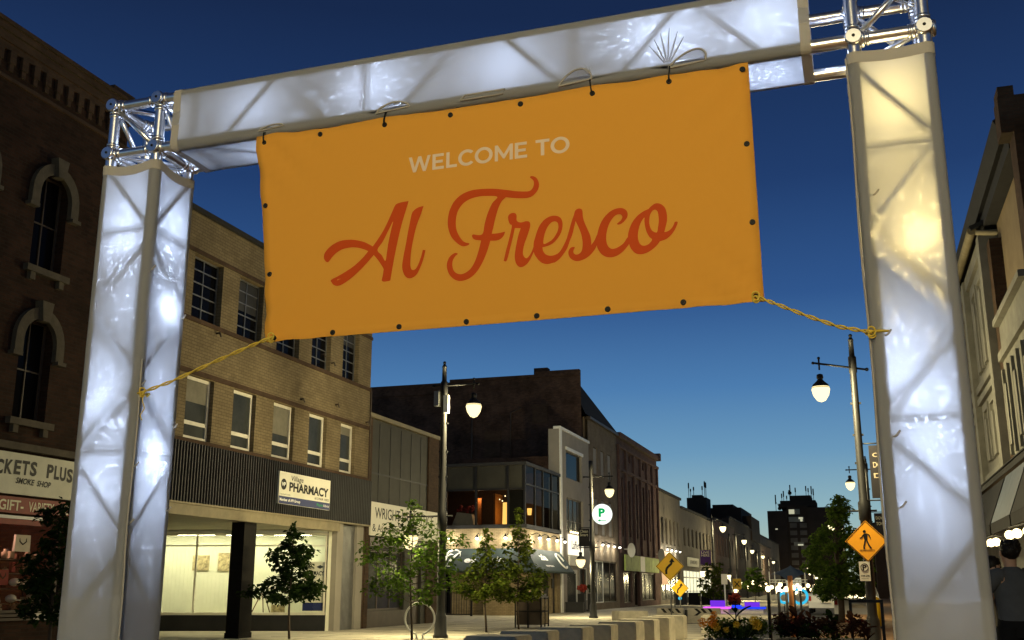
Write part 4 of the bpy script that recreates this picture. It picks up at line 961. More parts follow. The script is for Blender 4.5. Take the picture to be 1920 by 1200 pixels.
def gooseneck(x, y, z, nx, ny, parent, pw=60):
    m = MB().tube([(x, y, z), (x+nx*.25, y+ny*.25, z+.12), (x+nx*.42, y+ny*.42, z+.05), (x+nx*.44, y+ny*.44, z-.03)], .018, 6)
    m.lathe([(.03, .10), (.06, .04), (.11, -.04), (.115, -.05)], (x+nx*.44, y+ny*.44, z-.06), 12); g = m.build('gooseneck_lamp', 'black_metal', parent)
    MB().ball((x+nx*.44, y+ny*.44, z-.13), .075, 10).build('bulb', 'spot_bulb', g)
    lamp('spot_lamp', (x+nx*.40, y+ny*.40, z-.24), pw, (1.0, .92, .70), .04, g)
for x in (-21.3, -19.9, -18.4, -16.9): gooseneck(x, CY0, 3.88, 0, -1, cf)
for y in (53.1, 54.7, 56.4, 58.0): gooseneck(X0, y, 3.92, 1, 0, cf)
window(cf, X0, 53.2, 54.7, .6, 2.7, .06, 'bronze_frame', 'grey_window', rec=.12); window(cf, X0, 55.2, 56.6, .6, 2.7, .06, 'bronze_frame', 'grey_window', rec=.12)
dr = MB().box(X0-.2, X0-.14, 57.03, 57.87, .01, 2.55).build('door', 'dark_panel', cf); MB().tube([(X0-.1, 57.12, .9), (X0-.1, 57.12, 1.3)], .02, 6).build('handle', 'grey_metal', dr)
window(cf, CY0, -22.6, -19.95, .02, 2.88, .07, 'bronze_frame', 'dark_window', my=(-21.3,), rec=.14, d=-1, axis='y', name='glazed_door')
MB().box(X0+.005, X0+.07, 57.0-.3, 57.0-.1, 1.3, 1.8).build('menu_box', 'black_metal', cf)
# iron fence of the yard
fe = thing('iron_fence', (-19, 51.6, 0), 'black iron railing in front of the cafe yard behind the trees', 'fence')
m = MB(); 
for k in range(30): m.box(-22.0+k*.13, -21.98+k*.13, 49.99, 50.01, .1, 1.1)
m.build('railing_bars', 'black_metal', fe)
m = MB().box(-22.1, -18.1, 49.97, 50.03, 1.1, 1.16).box(-22.1, -18.1, 49.97, 50.03, .05, .1); m.build('rail', 'black_metal', fe)
for x in (-20.8, -19.45, -18.1): MB().box(x-.045, x+.045, 49.95, 50.04, 0, 1.22).build('post', 'black_metal', fe)
# ---- tall dark block with mansard, narrow white house in front of its south wall
tb = thing('mansard_building', (X0, 70, 0), 'tall dark brick building with blank side wall and steep mansard roof', 'building')
m = MB().wall(64.02, -34, X0-.02, 0, 14.3, [], .1, -1, 'y').box(-34, X0-.3, 64.05, 73.9, 0, 11.85).box(-34, X0-1.1, 64.05, 67.1, 11.86, 14.25); m.build('party_wall', 'dark_brick', tb)
MB().box(-24.8, X0-3.0, 63.95, 64.35, 14.3, 14.5).box(X0-3.0, X0-.1, 63.94, 64.35, 14.3, 14.68).box(-34, -24.8, 63.95, 64.35, 13.6, 14.32).box(X0-3.2, X0-2.3, 64.4, 65, 14.25, 15.0).build('parapet', 'dark_brick', tb)
m = MB().tube([(-23.2, 63.93, 7.2), (-23.2, 63.93, 13.2)], .06, 6).tube([(-20.6, 63.93, 8), (-20.6, 63.93, 12.1), (-19.9, 63.93, 12.4)], .04, 6); m.build('wall_pipe', 'bronze_frame', tb)
for w_ in ((-22.4, -21.3, 9.4, 11.0), (-19.2, -18.2, 11.4, 12.6)): MB().box(w_[0], w_[1], 63.97, 64.0, w_[2], w_[3]).build('bricked_opening', 'brown_brick_row', tb)
m = MB().wall(X0, 65.5, 73.95, 0, 11.9, [(66.9, 68.0, 8.35, 10.15), (69.0, 70.0, 8.4, 10.15), (71.05, 72.1, 8.45, 10.12), (66.9, 68.0, 4.6, 6.9), (69.0, 70.0, 4.6, 6.9), (71.05, 72.1, 4.6, 6.9), (66.2, 73.3, .4, 3.0)], .2)
m.box(X0-.3, X0-.205, 65.5, 73.95, 3.1, 11.9); m.box(X0-3, X0-.6, 65.5, 73.95, 0, 3.1); m.build('street_wall', 'sandy_wall', tb)
for a, b_ in ((66.9, 68.0), (69.0, 70.0), (71.05, 72.1)):
    MB().box(X0-.12, X0-.05, a, b_, 8.45, 10.1).build('blocked_window', 'white_stucco', tb); MB().box(X0-.12, X0-.05, a, b_, 4.62, 6.85).build('blocked_window', 'white_stucco', tb)
MB().add([(X0+.15, 64.4, 11.9), (X0+.15, 74.0, 11.9), (X0-1.0, 67.2, 14.45), (X0-1.0, 64.4, 14.45), (X0-9, 74.0, 11.9), (X0-9, 67.2, 14.45)], [(0, 1, 2, 3), (1, 4, 5, 2), (3, 2, 5)]).build('mansard_roof', 'roof_tar', tb)
MB().box(X0-.1, X0+.22, 65.45, 74.02, 11.74, 11.9).build('eaves', 'bronze_frame', tb)
window(tb, X0, 66.2, 69.4, .4, 3.0, .07, 'white_paint', 'grey_window', my=(67.8,), rec=.08, name='shop_window'); window(tb, X0, 69.4, 73.3, .4, 3.0, .07, 'bronze_frame', 'dark_window', my=(71.4,), rec=.08, name='shop_window')
for y in (67.2, 68.8, 70.6, 72.3): gooseneck(X0, y, 4.1, 1, 0, tb)
wh = thing('white_building', (X0, 62, 0), 'narrow pale stucco building with two big upper windows beside the cafe', 'building')
m = MB().wall(X0+.04, 58.5, 65.48, 0, 10.15, [(59.95, 63.7, 7.5, 9.1), (59.95, 63.9, 4.4, 6.4), (59.9, 62.6, .3, 2.35), (62.9, 64.9, .6, 2.5)], .3).box(X0-.6, X0-.27, 58.52, 64, 0, 10.1)
m.quad((X0+.04, 58.5, 0), (X0-.6, 58.5, 0), (X0-.6, 58.5, 10.15), (X0+.04, 58.5, 10.15)); m.build('wall', 'white_stucco', wh)
MB().box(X0-6, X0-.61, 58.52, 64, 0, 8.6).build('rear_wing', 'dark_brick', wh)
MB().box(X0-.3, X0+.12, 58.48, 65.48, 10.15, 10.3).box(X0+.03, X0+.10, 58.5, 58.9, 0, 10.15).box(X0+.041, X0+.10, 59.8, 63.9, 9.12, 9.3).build('trim', 'white_paint', wh)
window(wh, X0, 59.95, 63.7, 7.5, 9.1, .07, 'bronze_frame', 'dark_window', rec=.1); window(wh, X0, 59.95, 63.9, 4.4, 6.4, .07, 'bronze_frame', 'grey_window', my=(61, 62, 63), mz=(5.1,), rec=.1)
w = window(wh, X0, 59.9, 62.6, .3, 2.35, .22, 'white_paint', 'grey_window', rec=.05, name='door'); window(wh, X0, 62.9, 64.9, .6, 2.5, .08, 'white_paint', 'grey_window', rec=.05, name='shop_window')
t = thing('lit_shop_sign', (X0+.1, 61.5, 3.1), 'brightly lit cream sign board on the narrow white building', 'sign')
MB().box(X0+.10, X0+.2, 59.9, 63.2, 3.15, 4.3).build('board', 'lit_board', t); MB().text('Lafferty', (X0+.2, 60.4, 3.5), UY, UZ, 2.3, .45, .006, bold=.02).build('lettering', 'navy_ink', t)
MB().box(X0+.1, X0+.2, 60.0, 62.3, 2.55, 3.1).build('lower_board', 'sign_white', t)
m = MB()
for k in range(5): m.ball((X0+.25, 60.1+k*.5, 4.42), .06, 7)
m.build('string_bulbs', 'warm_bulb', t)
# ---- purple brown brick block with tall windows
pb = thing('purple_brick_building', (X0, 82, 0), 'purple brown brick building with pilasters and tall narrow windows', 'building')
tall = [74.9, 77.5, 80.2, 82.9, 85.2, 87.2]
ops = [(y, y+1.0, 4.9, 9.0) for y in tall]+[(y+.1, y+.75, 10.3, 10.9) for y in (76.8, 78.0, 82.0, 83.2, 86.6)]+[(75.4, 78.2, .3, 2.45), (79.0, 81.2, 0, 2.5), (82, 87.5, .4, 2.45)]
m = MB().wall(X0, 74.0, 89.7, 0, 11.9, ops, .25).box(X0-12, X0-.26, 74.0, 89.68, 0, 11.8); m.quad((X0, 89.7, 0), (X0-12, 89.7, 0), (X0-12, 89.7, 11.9), (X0, 89.7, 11.9)); m.build('wall', 'purple_brick', pb)
m = MB()
for y in (74.2, 76.6, 79.4, 82.0, 84.5, 86.9, 89.2): m.box(X0, X0+.16, y, y+.34, 3.7, 11.0)
m.box(X0, X0+.14, 74.0, 89.7, 9.4, 9.6).box(X0, X0+.2, 74.0, 89.7, 11.0, 11.2).box(X0-.2, X0+.32, 74.0, 89.75, 11.7, 12.05).box(X0-.2, X0+.4, 89.2, 89.78, 11.7, 12.3); m.build('pilaster_trim', 'purple_brick', pb)
for y in tall: window(pb, X0, y, y+1.0, 4.9, 9.0, .06, 'bronze_frame', 'dark_window', my=(y+.5,), mz=(7,), rec=.12)
for y in (76.8, 78.0, 82.0, 83.2, 86.6): window(pb, X0, y+.1, y+.75, 10.3, 10.9, .05, 'bronze_frame', 'dark_window', rec=.12)
window(pb, X0, 75.4, 78.2, .3, 2.45, .07, 'bronze_frame', 'grey_window', my=(76.8,), rec=.1, name='shop_window'); window(pb, X0, 82, 87.5, .4, 2.45, .07, 'bronze_frame', 'grey_window', my=(83.8, 85.6), rec=.1, name='shop_window'); window(pb, X0, 79, 81.2, .02, 2.48, .08, 'bronze_frame', 'dark_window', my=(80.1,), rec=.2, name='door')
t = thing('shop_sign', (X0+.1, 81, 2.5), 'long green and cream sign board on the purple brick building', 'sign')
MB().box(X0+.1, X0+.22, 75.2, 80.5, 2.5, 3.6).box(X0+.1, X0+.22, 82.2, 88.2, 2.5, 3.6).build('green_board', 'green_board', t); MB().box(X0+.1, X0+.23, 80.5, 82.2, 2.5, 3.6).build('cream_board', 'sign_white', t)
for y0 in (75.6, 87.6):
    m = MB().lathe([(.5, 0), (.5, .06)], (X0+.55, y0, 3.9), 18, (0, 1, 0)); m.v = [(X0+.55+(v[0]-X0-.55)*.55, v[1], v[2]) for v in m.v]; m.box(X0, X0+.5, y0+.02, y0+.05, 3.95, 4.0); 
    t = tag(m.build('round_sign', 'sign_white'), ('round pale projecting sign at the near end of the green sign board', 'round pale projecting sign at the far end of the green sign board')[y0 > 80], 'sign')
# ---- grey blocks further along
def plain_block(y0, y1, z, wall, name, label, wins, X=X0, shop=None, depth=12, roof='roof_tar', frame='bronze_frame'):
    t = thing(name, (X, (y0+y1)/2, 0), label, 'building')
    ops = list(wins)+([shop] if shop else [])
    m = MB().wall(X, y0, y1, 0, z, ops, .22).box(X-depth, X-.23, y0+.02, y1-.02, 0, z-.1)
    m.quad((X, y0, 0), (X-depth, y0, 0), (X-depth, y0, z), (X, y0, z)); m.quad((X, y1, 0), (X-depth, y1, 0), (X-depth, y1, z), (X, y1, z)); m.build('wall', wall, t)
    MB().box(X-.3, X+.15, y0-.01, y1+.01, z, z+.22).build('cornice', roof, t)
    for w in wins: window(t, X, w[0], w[1], w[2], w[3], .07, frame, 'grey_window', rec=.1)
    return t
g1 = plain_block(89.75, 101.5, 9.3, 'grey_stucco', 'grey_stucco_building', 'streaked grey stucco building right of the purple brick one', [(91+k*2.1, 92+k*2.1, 5, 7.2) for k in range(5)], shop=(90.4, 100.8, .3, 2.9))
window(g1, X0, 90.4, 100.8, .3, 2.9, .08, 'bronze_frame', 'grey_window', my=(93, 95.6, 98.2), rec=.1, name='shop_window')
for y in (91.2, 93.4, 95.6, 97.8): gooseneck(X0, y, 4.6, 1, 0, g1)
t = thing('shop_sign', (X0, 92, 2), 'pale pink sign board on the streaked grey building', 'sign'); MB().box(X0+.02, X0+.14, 89.9, 94.6, 3.0, 4.3).build('board', 'pink_board', t); MB().box(X0+.02, X0+.1, 89.95, 93.0, 1.6, 2.9).build('lower_board', 'pink_board', t)
g2 = plain_block(101.55, 126, 8.6, 'grey_stucco', 'long_grey_building', 'long low grey building with brightly lit shop windows', [(103+k*2.6, 104.2+k*2.6, 5.2, 7) for k in range(8)], shop=(102.2, 122, .4, 3.0))
window(g2, X0, 102.2, 122, .4, 3.0, .1, 'bronze_frame', 'lit_shop', my=[104.5+2.2*k for k in range(8)], mz=(2.3,), rec=.1, name='lit_shop_window', mw=.12)
t = thing('shop_sign', (X0, 108, 3.4), 'beige sign board above the lit windows of the long grey building', 'sign'); MB().box(X0+.02, X0+.14, 104.4, 111.5, 3.35, 4.2).build('board', 'sign_cream', t); MB().text('STANDARD', (X0+.14, 105.6, 3.6), UY, UZ, 4.6, .36, .01).build('lettering', 'far_grey', t)
plain_block(126.1, 146, 9.0, 'purple_brick', 'brick_row_building', 'plum brick row building beyond the long grey one', [(127.5+k*2.6, 128.7+k*2.6, 5.0, 7.4) for k in range(7)])
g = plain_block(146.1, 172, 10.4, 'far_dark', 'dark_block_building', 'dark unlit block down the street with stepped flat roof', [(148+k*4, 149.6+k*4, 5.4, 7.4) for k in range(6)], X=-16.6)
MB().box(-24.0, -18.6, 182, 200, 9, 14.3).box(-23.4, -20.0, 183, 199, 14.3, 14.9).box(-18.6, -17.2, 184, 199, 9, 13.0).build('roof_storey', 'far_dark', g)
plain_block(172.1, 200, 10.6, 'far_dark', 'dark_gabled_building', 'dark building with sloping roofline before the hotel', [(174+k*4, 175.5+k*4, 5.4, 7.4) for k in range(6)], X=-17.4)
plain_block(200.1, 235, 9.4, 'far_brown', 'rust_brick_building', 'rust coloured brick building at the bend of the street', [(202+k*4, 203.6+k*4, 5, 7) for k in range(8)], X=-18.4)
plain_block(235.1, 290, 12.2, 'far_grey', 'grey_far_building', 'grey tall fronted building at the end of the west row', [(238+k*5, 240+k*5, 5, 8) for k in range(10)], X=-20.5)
tw = thing('antenna_tower_block', (-25, 172, 0), 'small dark rooftop tower bristling with antennas above the grey row', 'building')
MB().box(-26.6, -23.4, 176, 181, 0, 15.6).box(-25.9, -24.3, 177, 180, 15.6, 16.1).build('wall', 'far_dark', tw)
m = MB()
for x, h in ((-26.3, 1.9), (-26.0, .9), (-25.5, 1.2), (-24.1, 1.3), (-23.7, 2.1), (-23.5, 1.9)): MB().tube([(x, 176.5, 15.5), (x, 176.5, 16.2+h)], .05, 6).tube([(x, 176.5, 16.2+h*.5), (x, 176.5, 16.2+h*.95)], .12, 6).build('antenna', 'far_dark', tw)
for y0, y1, x0, z, mt, nm, lab in ((60.2, 96, 3.6, 8.6, 'purple_brick', 'east_brick_row', 'plum brick row on the east side behind the lamp posts'), (96.2, 150, 3.2, 10.2, 'far_dark', 'east_dark_row', 'dark row on the east side further down the street'), (150.2, 262, 1.6, 9.4, 'far_brown', 'east_far_row', 'brown row at the far end of the east side')):
    t = thing(nm, (x0, y0, 0), lab, 'building')
    ops = [(y0+2+k*3.6, y0+3.4+k*3.6, 5, 7) for k in range(int((y1-y0)/3.6)-1)]
    MB().wall(x0, y0, y1, 0, z, ops, .2, -1).box(x0+.21, x0+14, y0+.01, y1-.01, 0, z-.1).add([(x0, y0, 0), (x0+.21, y0, 0), (x0+.21, y0, z), (x0, y0, z)], [(0, 1, 2, 3)]).build('wall', mt, t)
    MB().box(x0-.15, x0+.3, y0, y1, z, z+.3).build('cornice', 'roof_tar', t)
    for k in range(3): MB().box(x0-.03, x0-.005, y0+3+k*9, y0+7+k*9, .5, 2.6).build('shop_window', ('lit_shop', 'lit_window', 'dark_window')[k], t)
# ---- hotel closing the view
ht = thing('hotel_block', (-15, 305, 0), 'tall dark hotel slab with rooftop antennas closing the street', 'building')
HY = 300
lit = [(-18.1, -15.2, 20.6, 22.0), (-18.2, -14.2, 18.6, 19.9), (-17.2, -14.6, 12.3, 13.3)]
grid = [(-18.0+k*2.6, -16.2+k*2.6, 3.4+1.95*f, 4.6+1.95*f) for f in range(8) for k in range(2)]
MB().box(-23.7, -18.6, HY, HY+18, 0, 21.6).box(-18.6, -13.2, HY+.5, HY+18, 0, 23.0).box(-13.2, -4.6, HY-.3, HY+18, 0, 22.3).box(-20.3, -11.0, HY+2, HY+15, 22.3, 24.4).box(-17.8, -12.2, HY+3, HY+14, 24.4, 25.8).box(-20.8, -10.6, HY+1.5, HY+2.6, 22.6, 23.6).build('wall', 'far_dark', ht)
m = MB()
for x0, x1, z0, z1 in grid: m.box(x0, x1, HY+.42, HY+.498, z0, z1)
m.build('window_bay', 'far_grey', ht)
for x0, x1, z0, z1 in lit: MB().box(x0, x1, HY+.38, HY+.495, z0, z1).build('dim_window', 'blind', ht)
for w_ in ((-18.05, -16.6, HY+.30, HY+.37, 20.7, 21.9), (-15.6, -14.5, HY+.30, HY+.37, 19.3, 19.8), (-15.2, -14.6, HY+.30, HY+.37, 18.7, 19.29), (-16.2, -14.8, HY+.30, HY+.37, 12.35, 12.75), (-21.8, -21.2, HY-.08, HY-.01, 16.6, 16.9)): MB().box(*w_).build('lit_window', 'lit_window', ht)
m = MB()
for x, z0, h in ((-21.6, 21.6, 4.6), (-19.9, 24.3, 2.2), (-19.4, 24.3, 2.9), (-18.6, 24.3, 1.6), (-17.6, 25.8, 3.0), (-17.9, 25.8, 1.6), (-16.2, 25.8, 2.2), (-13.4, 25.8, 2.6), (-12.8, 25.8, 2.0), (-12.0, 24.4, 3.9), (-11.5, 24.4, 3.2)):
    MB().tube([(x, HY+4, z0), (x, HY+4, z0+h)], .07, 6).tube([(x, HY+4, z0+h*.45), (x, HY+4, z0+h)], .17, 6).build('antenna', 'far_dark', ht)
m.ball((-17.7, HY+4, 26.6), .55, 8).tube([(-21.6, HY+4, 24.5), (-20.2, HY+4, 21.7)], .05, 5).ball((-20.6, HY+3, 22.4), .5, 8); m.build('rooftop_gear', 'far_dark', ht)
# ================================================================ BUILDINGS, EAST SIDE (facades on x = 3.5, facing west)
XE = 3.5
eb = thing('white_panel_building', (XE, 31, 0), 'old white painted brick building with raised panels and gutter, right of the arch', 'building')
m = MB().box(XE, XE+10, 27.75, 60, 4.05, 10.0).box(XE+2.5, XE+10, 22, 60, 0, 4.05); m.build('wall', 'white_panel_paint', eb)
m = MB()
for y in (27.75, 32.3, 36.9, 41.5, 46, 50.6): m.box(XE-.16, XE, y, y+.5, 4.05, 9.9)
for z0, z1 in ((4.06, 4.3), (6.25, 6.42), (6.55, 6.75), (9.6, 9.95)): m.box(XE-.10, XE, 28.3, 59, z0, z1)
for y in (28.9, 33.4, 38.0, 42.6):
    for k in range(2):
        yy = y+k*1.5
        for a, b_ in ((4.6, 6.1), (7.0, 9.3)):
            m.box(XE-.07, XE, yy, yy+.16, a, b_).box(XE-.07, XE, yy+1.0, yy+1.16, a, b_).box(XE-.07, XE, yy+.16, yy+1.0, b_-.16, b_).box(XE-.09, XE, yy+.4, yy+.75, a+.0, b_-.4)
m.build('raised_panels', 'white_panel_paint', eb)
MB().tube([(XE-.28, 27.8, 10.02), (XE-.28, 60, 10.02)], .11, 10).build('gutter', 'canopy_metal', eb)
MB().tube([(XE-.2, 27.75, 9.95), (XE+.6, 27.7, 9.85), (XE+1.2, 27.7, 9.7)], .07, 8).build('downpipe', 'canopy_metal', eb)
MB().add([(XE-.35, 27.7, 10.12), (XE-.35, 60, 10.12), (XE+5, 60, 12.2), (XE+5, 27.7, 12.2), (XE-.3, 27.7, 10.02), (XE-.3, 60, 10.02), (XE+5, 60, 12.1), (XE+5, 27.7, 12.1)], [(0, 3, 2, 1), (4, 5, 6, 7), (0, 1, 5, 4), (0, 4, 7, 3)]).build('roof', 'roof_tar', eb)
MB().box(XE-.25, XE+.3, 22.0, 60, 3.86, 4.05).box(XE-.28, XE-.25, 22, 60, 4.0, 4.03).build('shop_beam', 'black_paint', eb)
tn = thing('tan_corner_building', (XE, 24, 0), 'taller tan rendered building with deep dark eaves at the right edge', 'building')
m = MB().box(XE+.3, XE+10, 18, 27.74, 4.06, 10.6); m.build('wall', 'tan_stucco', tn)
MB().box(XE+.02, XE+.3, 27.2, 27.74, 4.06, 9.6).build('quoin_pier', 'brown_brick_row', tn)
m = MB().add([(XE-.25, 22.61, 10.75), (XE-.25, 38, 10.75), (XE+4.5, 38, 13.4), (XE+4.5, 22.61, 13.4), (XE-.1, 22.61, 10.42), (XE-.1, 38, 10.42), (XE+4.5, 38, 13), (XE+4.5, 22.61, 13)], [(0, 3, 2, 1), (0, 1, 5, 4), (4, 5, 6, 7), (1, 2, 6, 5), (0, 4, 7, 3)]); m.box(XE+.0, XE+.5, 22.61, 38, 10.1, 10.42); m.build('eaves_roof', 'roof_tar', tn)
MB().box(XE-.2, XE+10, 22.0, 22.6, 10.2, 11.0).box(XE-.18, XE+.12, 22.02, 22.58, 11.0, 11.22).box(XE+.02, XE+.3, 21.9, 22.6, 4.06, 10.2).build('brick_gable', 'brown_brick_row', tn)
m = MB().box(XE+.02, XE+.29, 22.61, 27.19, 4.06, 7.35).box(XE-.12, XE+.29, 22.61, 27.19, 7.36, 7.5).box(XE-.08, XE+.29, 22.61, 27.19, 6.5, 6.7)
for y in (23.0, 24.6, 26.2): m.box(XE-.05, XE+.02, y, y+.16, 4.3, 6.3).box(XE-.05, XE+.02, y+.8, y+.96, 4.3, 6.3).box(XE-.07, XE+.02, y+.3, y+.6, 4.5, 5.9)
m.build('lower_front', 'white_panel_paint', tn)
m = MB().box(XE-.25, XE+.3, 12, 21.99, 3.9, 4.05).box(XE+2.5, XE+10, 6, 21.99, 0, 4.05).box(XE+.3, XE+10, 6, 17.99, 4.06, 9); m.build('lower_wall', 'tan_stucco', tn)
for (y0, y1, mt, lab) in ((17.5, 23.6, 'black_cloth', 'black canvas awning at the very right edge of the picture, above the man'), (23.8, 27.2, 'awning_blue', 'grey blue canvas awning between two black ones over the pavement bar'), (27.5, 33.6, 'black_cloth', 'black canvas awning further back over the pavement bar, beside the right white post')):
    t = thing('bar_awning', (XE, y0, 2.7), lab, 'awning')
    MB().add([(XE-.2, y0, 3.82), (XE-.2, y1, 3.82), (XE-.62, y1, 2.75), (XE-.62, y0, 2.75), (XE-.2, y0, 3.79), (XE-.2, y1, 3.79), (XE-.59, y1, 2.74), (XE-.59, y0, 2.74)], [(0, 1, 2, 3), (7, 6, 5, 4), (0, 3, 7, 4), (1, 5, 6, 2)]).build('canvas', mt, t)
    MB().box(XE-.63, XE-.60, y0, y1, 2.50, 2.74).build('valance', 'black_cloth', t)
    MB().prism([(XE-.2, y0-.03, 3.8), (XE-.62, y0-.03, 2.74), (XE-.1, y0-.03, 2.70)], (0, .02, 0)).build('side_flap', 'black_cloth', t)
MB().box(XE+2.4, XE+2.49, 22, 44, 0, 3.85).build('bar_back_wall', 'orange_wood', eb)
lamp('bar_lamp', (XE+.6, 31, 2.6), 60, (1.0, .66, .28), .2, eb)
lamp('bar_lamp', (XE-.5, 21.5, 2.35), 130, (1.0, .66, .28), .2, eb)
sb = thing('string_lights', (XE-1, 28, 2.6), 'string of warm globe bulbs under the bar awnings at the right edge', 'lights')
BL_ = [(24.96, 2.23), (23.99, 2.21), (22.9, 2.12), (21.8, 2.25), (20.77, 2.23), (19.4, 2.2), (18, 2.25), (26.4, 2.24)]
MB().tube([(2.6, y, z+.13) for y, z in sorted(BL_)], .012, 5).build('wire', 'black_ink', sb)
for y, z in BL_: MB().ball((2.6, y, z), .085 if (y, z) != (22.9, 2.12) else .05, 10).build('globe_bulb', 'warm_bulb', sb)
# ================================================================ STREET LAMPS
LAMP_W = 1700
def lamp_head(root, x, z, bulb='lamp_bulb', drop=.62, name='lamp_head', pw=1.0, dy=0.0):
    """hanging bell lamp at offset x from the pole; z is the arm height"""
    r = root.location; c = (r.x+x, r.y+dy, r.z); gs = 1.6 if bulb.endswith('far') else 1.3  # globes scaled up, their extra size stands in for bloom
    m = MB().tube([(c[0], c[1], z+.12), (c[0], c[1], z-.16)], .022, 8).ball((c[0], c[1], z+.14), .04, 8)
    m.lathe([(.03, .36), (.075, .34), (.085, .26), (.06, .22), (.10, .17), (.19, .09), (.215, .0), (.205, -.01)], (c[0], c[1], z-drop), 16)
    h = m.build(name, 'black_metal', root)
    g = MB().lathe([(.01, -.27*gs), (.08*gs, -.24*gs), (.145*gs, -.14*gs), (.17*gs, -.04), (.16*gs, .03)], (c[0], c[1], z-drop), 16)
    g.build('globe', bulb, h)
    lamp('globe_lamp', (c[0], c[1], z-drop-.30*gs), LAMP_W*(.8 if bulb.endswith('far') else 1)*pw, (1.0, .84, .44), .24, h); return h
def street_lamp(x, y, armdir, label, heads=((.9, 6.92),), low=None, scale=1.0, H=7.55, bulb='lamp_bulb', box=True, banner=None, full=True, pw=1.0, dy=0.0):
    t = thing('street_lamp', (x, y, 0), label, 'street lamp', 'street lamps along both kerbs')
    m = MB().lathe([(.21, 0), (.21, .06), (.17, .10), (.16, .55), (.13, .62), (.115, .7), (.11, 2.9), (.135, 2.95), (.135, 3.35), (.10, 3.40), (.08, 6.6), (.10, 6.62), (.10, 7.02), (.07, 7.05), (.06, H-.1), (.075, H-.1), (.04, H-.02)], (x, y, 0), 16).ball((x, y, H+.03), .05, 8)
    m.build('pole', 'black_metal', t)
    a = MB()
    for hx, hz in heads:
        a.tube([(x-armdir*.32, y-dy*.4, hz), (x, y, hz), (x+armdir*(hx+.12), y+dy*1.15, hz)], .028, 8).ball((x-armdir*.34, y-dy*.4, hz), .05, 8).ball((x+armdir*(hx+.14), y+dy*1.15, hz), .04, 8)
    a.build('arm', 'black_metal', t)
    for hx, hz in heads: lamp_head(t, armdir*hx, hz, bulb, pw=pw, dy=dy)
    if low:
        lx, lz = low
        MB().tube([(x+.3*(-1 if lx > 0 else 1), y, lz), (x+lx*1.1, y, lz)], .024, 8).build('lower_arm', 'black_metal', t)
        if abs(lx) > .35: lamp_head(t, lx, lz, bulb, .55, pw=.35)
    if full:
        b = MB()
        for z in (4.3, 5.0, 5.8): b.box(x-.13, x+.13, y-.03, y+.03, z, z+.05)
        b.build('clamp', 'black_metal', t)
    if box:
        MB().box(x-.20, x-.06, y-.28, y-.10, 6.3, 6.72).build('control_box', 'grey_metal', t); MB().box(x+.06, x+.20, y-.2, y-.08, 6.1, 6.6).build('camera_box', 'white_paint', t)
    if banner:
        bx, b0, b1, mt, words, ink, w = banner
        s = 1 if bx > 0 else -1
        for zz in (b1+.05, b0-.05): MB().tube([(x, y, zz), (x+bx+s*w, y, zz)], .018, 6).build('banner_arm', 'black_metal', t)
        x0_, x1_ = sorted((x+bx, x+bx+s*w)); bn = MB().box(x0_, x1_, y-.012, y+.012, b0, b1).build('street_banner', mt, t)
        g = MB()
        for i, (wd, hh) in enumerate(words): g.text(wd, (x0_+w*.12, y-.013, b1-(b1-b0)*(.22+.2*i)), UX, UZ, w*.76, hh, .004, bold=.02)
        g.build('lettering', ink, bn)
    return t
street_lamp(-11.02, 28.0, 1, 'tall black street lamp in front of the law office, beside the white bicycle ring', low=(-.95, 3.24), heads=((.9, 6.92),))
street_lamp(-11.7, 48.4, 1, 'black street lamp carrying the round green P sign beside the cafe', heads=((.86, 6.3),), low=(-.55, 3.1), H=6.8, box=False, banner=(-.12, 3.15, 3.95, 'black_banner', (('Clean', .13), ('Smart', .13)), 'cream_ink', .5))
street_lamp(.12, 28.0, -1, 'tall black street lamp carrying the orange pedestrian sign, left of the right post', heads=((.80, 6.74),), dy=-.8, box=False, low=(-.33, 3.15), banner=(.22, 3.45, 4.75, 'black_banner', (('CITY', .10), ('DOWN', .14), ('DO', .12), ('', .1)), 'toy_beige', .62))
street_lamp(.45, 53.3, -1, 'black street lamp seen behind the pedestrian sign pole', heads=((.75, 6.75),), box=False, H=7.3, banner=(.2, 3.4, 4.7, 'black_banner', (('DOWN', .14), ('TOWN', .14)), 'cream_ink', .6), low=(-.33, 3.15))
street_lamp(-11.95, 92.6, 1, 'black street lamp with purple banner by a leafy young tree down the street', bulb='lamp_bulb_far', box=False, H=7.3, banner=(-.2, 3.2, 4.4, 'purple_banner', (('LIVE', .2), ('HERE', .2)), 'cream_ink', .9), low=(-.9, 3.2))
for x, y, lab in ((-12.95, 119.5, 'second street lamp after the purple banner lamp on the far west kerb'), (-15.2, 151.8, 'third street lamp after the purple banner lamp on the far west kerb'), (-16.1, 178.7, 'fourth street lamp after the purple banner lamp, far down the west kerb'), (-17.4, 216.8, 'faintest and last street lamp of the west kerb, just left of the blue canopy peak')):
    street_lamp(x, y, 1, lab, bulb='lamp_bulb_far', box=False, H=7.2, low=(-.9, 3.2) if y < 130 else None, full=False)
for x, y, lab in ((-1.35, 92.9, 'street lamp glowing in front of the big green tree crown'), (-10.0, 263, 'far street lamp just left of the green tree, above the canopy frame'), (-14.9, 318, 'farthest street lamp of the east kerb, a dot right of the canopy peak'), (-12.6, 290, 'far street lamp of the east kerb, second right of the canopy peak')):
    street_lamp(x, y, -1, lab, bulb='lamp_bulb_far', box=False, H=7.2, full=False)
for px, py, y, dr, lab in ((1387, 1094, 119.5, 1, 'low far lamp glinting near the small yellow crossing sign'), (1531, 1084, 205, -1, 'low far lamp at the left edge of the big green tree'), (1518, 1076, 232, -1, 'far lamp between the canopy and the big green tree')):
    x_, z_ = pix(px, py, y); street_lamp(x_-dr*.9, y, dr, lab, bulb='lamp_bulb_far', box=False, heads=((.9, z_+.75),), H=z_+1.3, full=False)
